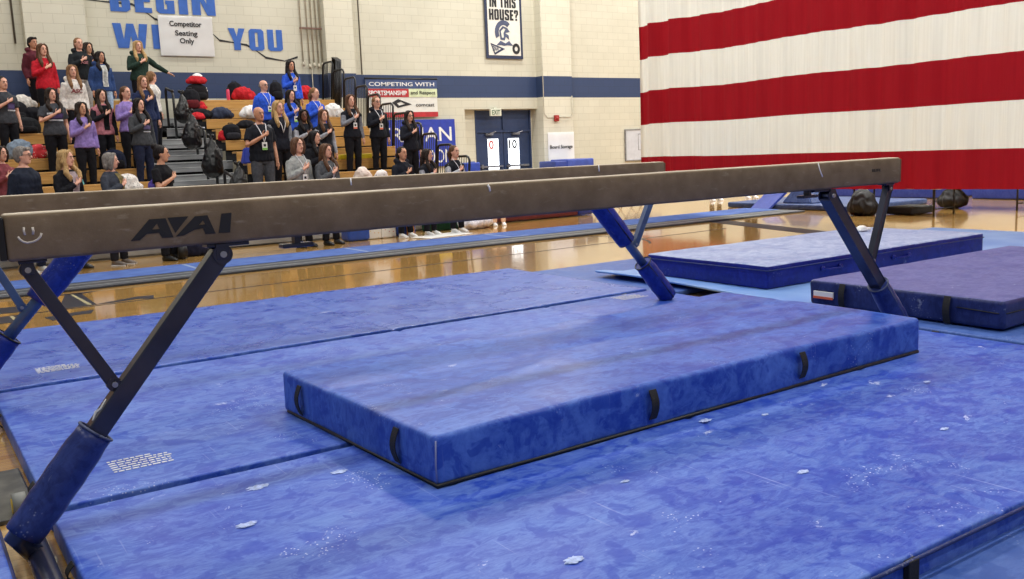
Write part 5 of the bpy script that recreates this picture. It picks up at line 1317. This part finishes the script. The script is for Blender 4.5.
bm = B(); soft_box(bm, -.5, .5, -.25, .25, 0, .012, .005, .1, wob(1, .004)); o = obj('white_towel', bm, M_PAPER, loc=(7.75, 13.65, 0), rot=(0, 0, .25)); tag(o, 'flat white towel on the court in front of the white sneakers', 'towel')
heap('white_bag', (8.85, 14.35, 0), .75, .5, .30, cloth((216, 214, 222)), 'slumped white cloth bag on the court beside the bench', 'bag', seed=33)
bm = B(); tube(bm, [(0, 0, 0), (0, 0, .18)], .05, 14); tube(bm, [(0, 0, .18), (0, 0, .22)], .035, 12); o = obj('orange_jug', bm, mat('jug_orange', (222, 130, 80), .4), loc=(8.52, 14.55, 0)); tag(o, 'orange bottle standing near the slumped white bag', 'bottle')
heap('dark_roller_bag', (3.72, 14.3, 0), .85, .4, .35, cloth((26, 28, 48)), 'dark navy bag on the floor right of the black boots', 'bag', seed=34)
bm = B(); tube(bm, [(3.42, 13.95, .12), (3.55, 13.95, .12)], .11, 18); o = obj('foam_roller', bm, M_BLKPL); tag(o, 'round black foam roller on the floor by the black boots', 'roller')
bm = B(); soft_box(bm, 7.95, 8.6, 14.5, 14.75, 0, .28, .03, .1); o = obj('green_bag', bm, cloth((30, 70, 52))); tag(o, 'dark green bag on the floor behind the white sneakers', 'bag')

# ------------------------------------------------------------------ lights: ambient fill and rows of high-bay lamps
SC.world = bpy.data.worlds.new('ambient_fill'); SC.world.use_nodes = True  # even fill light added from all round, no real source in the gym
bgn = SC.world.node_tree.nodes['Background']; bgn.inputs[0].default_value = (.93, .96, 1.0, 1); bgn.inputs[1].default_value = .20
for i, x in enumerate((-3, 3, 9, 15, 21, 27)):
    for j, y in enumerate((-3, 3, 9, 15, 20)):
        L = bpy.data.lights.new('high_bay_lamp', 'AREA'); L.shape = 'RECTANGLE'; L.size = 1.2; L.size_y = .6; L.energy = 225; L.color = (1.0, .97, .92); L.energy *= {-3: .55, 3: .7, 9: 1.0, 15: 1.35, 21: 1.3, 27: 1.2}[x]
        o = bpy.data.objects.new('high_bay_lamp', L); COL.objects.link(o); o.location = (x, y, 8.8 if y < 18 else 9.5)

# ------------------------------------------------------------------ camera
yaw, pitch, roll = 9.80737305e-01, -1.50835145e-01, -4.06329943e-02
f = V((math.cos(pitch)*math.cos(yaw), math.cos(pitch)*math.sin(yaw), math.sin(pitch)))
r = V((math.sin(yaw), -math.cos(yaw), 0)); u = r.cross(f)
r2 = r*math.cos(roll)+u*math.sin(roll); u2 = -r*math.sin(roll)+u*math.cos(roll)
cam = bpy.data.cameras.new('camera'); cam.sensor_width = 36; cam.lens = 916.946655/1024*36; cam.clip_start = .05
co = bpy.data.objects.new('camera', cam); COL.objects.link(co)
Mx = Matrix((r2, u2, -f)).transposed().to_4x4(); Mx.translation = V((0, 0, 1.40)); co.matrix_world = Mx
SC.camera = co
SC.view_settings.view_transform = 'Standard'; SC.view_settings.look = 'None'; SC.view_settings.gamma = 1; SC.view_settings.use_curve_mapping = False
SC.view_settings.exposure = 0.1
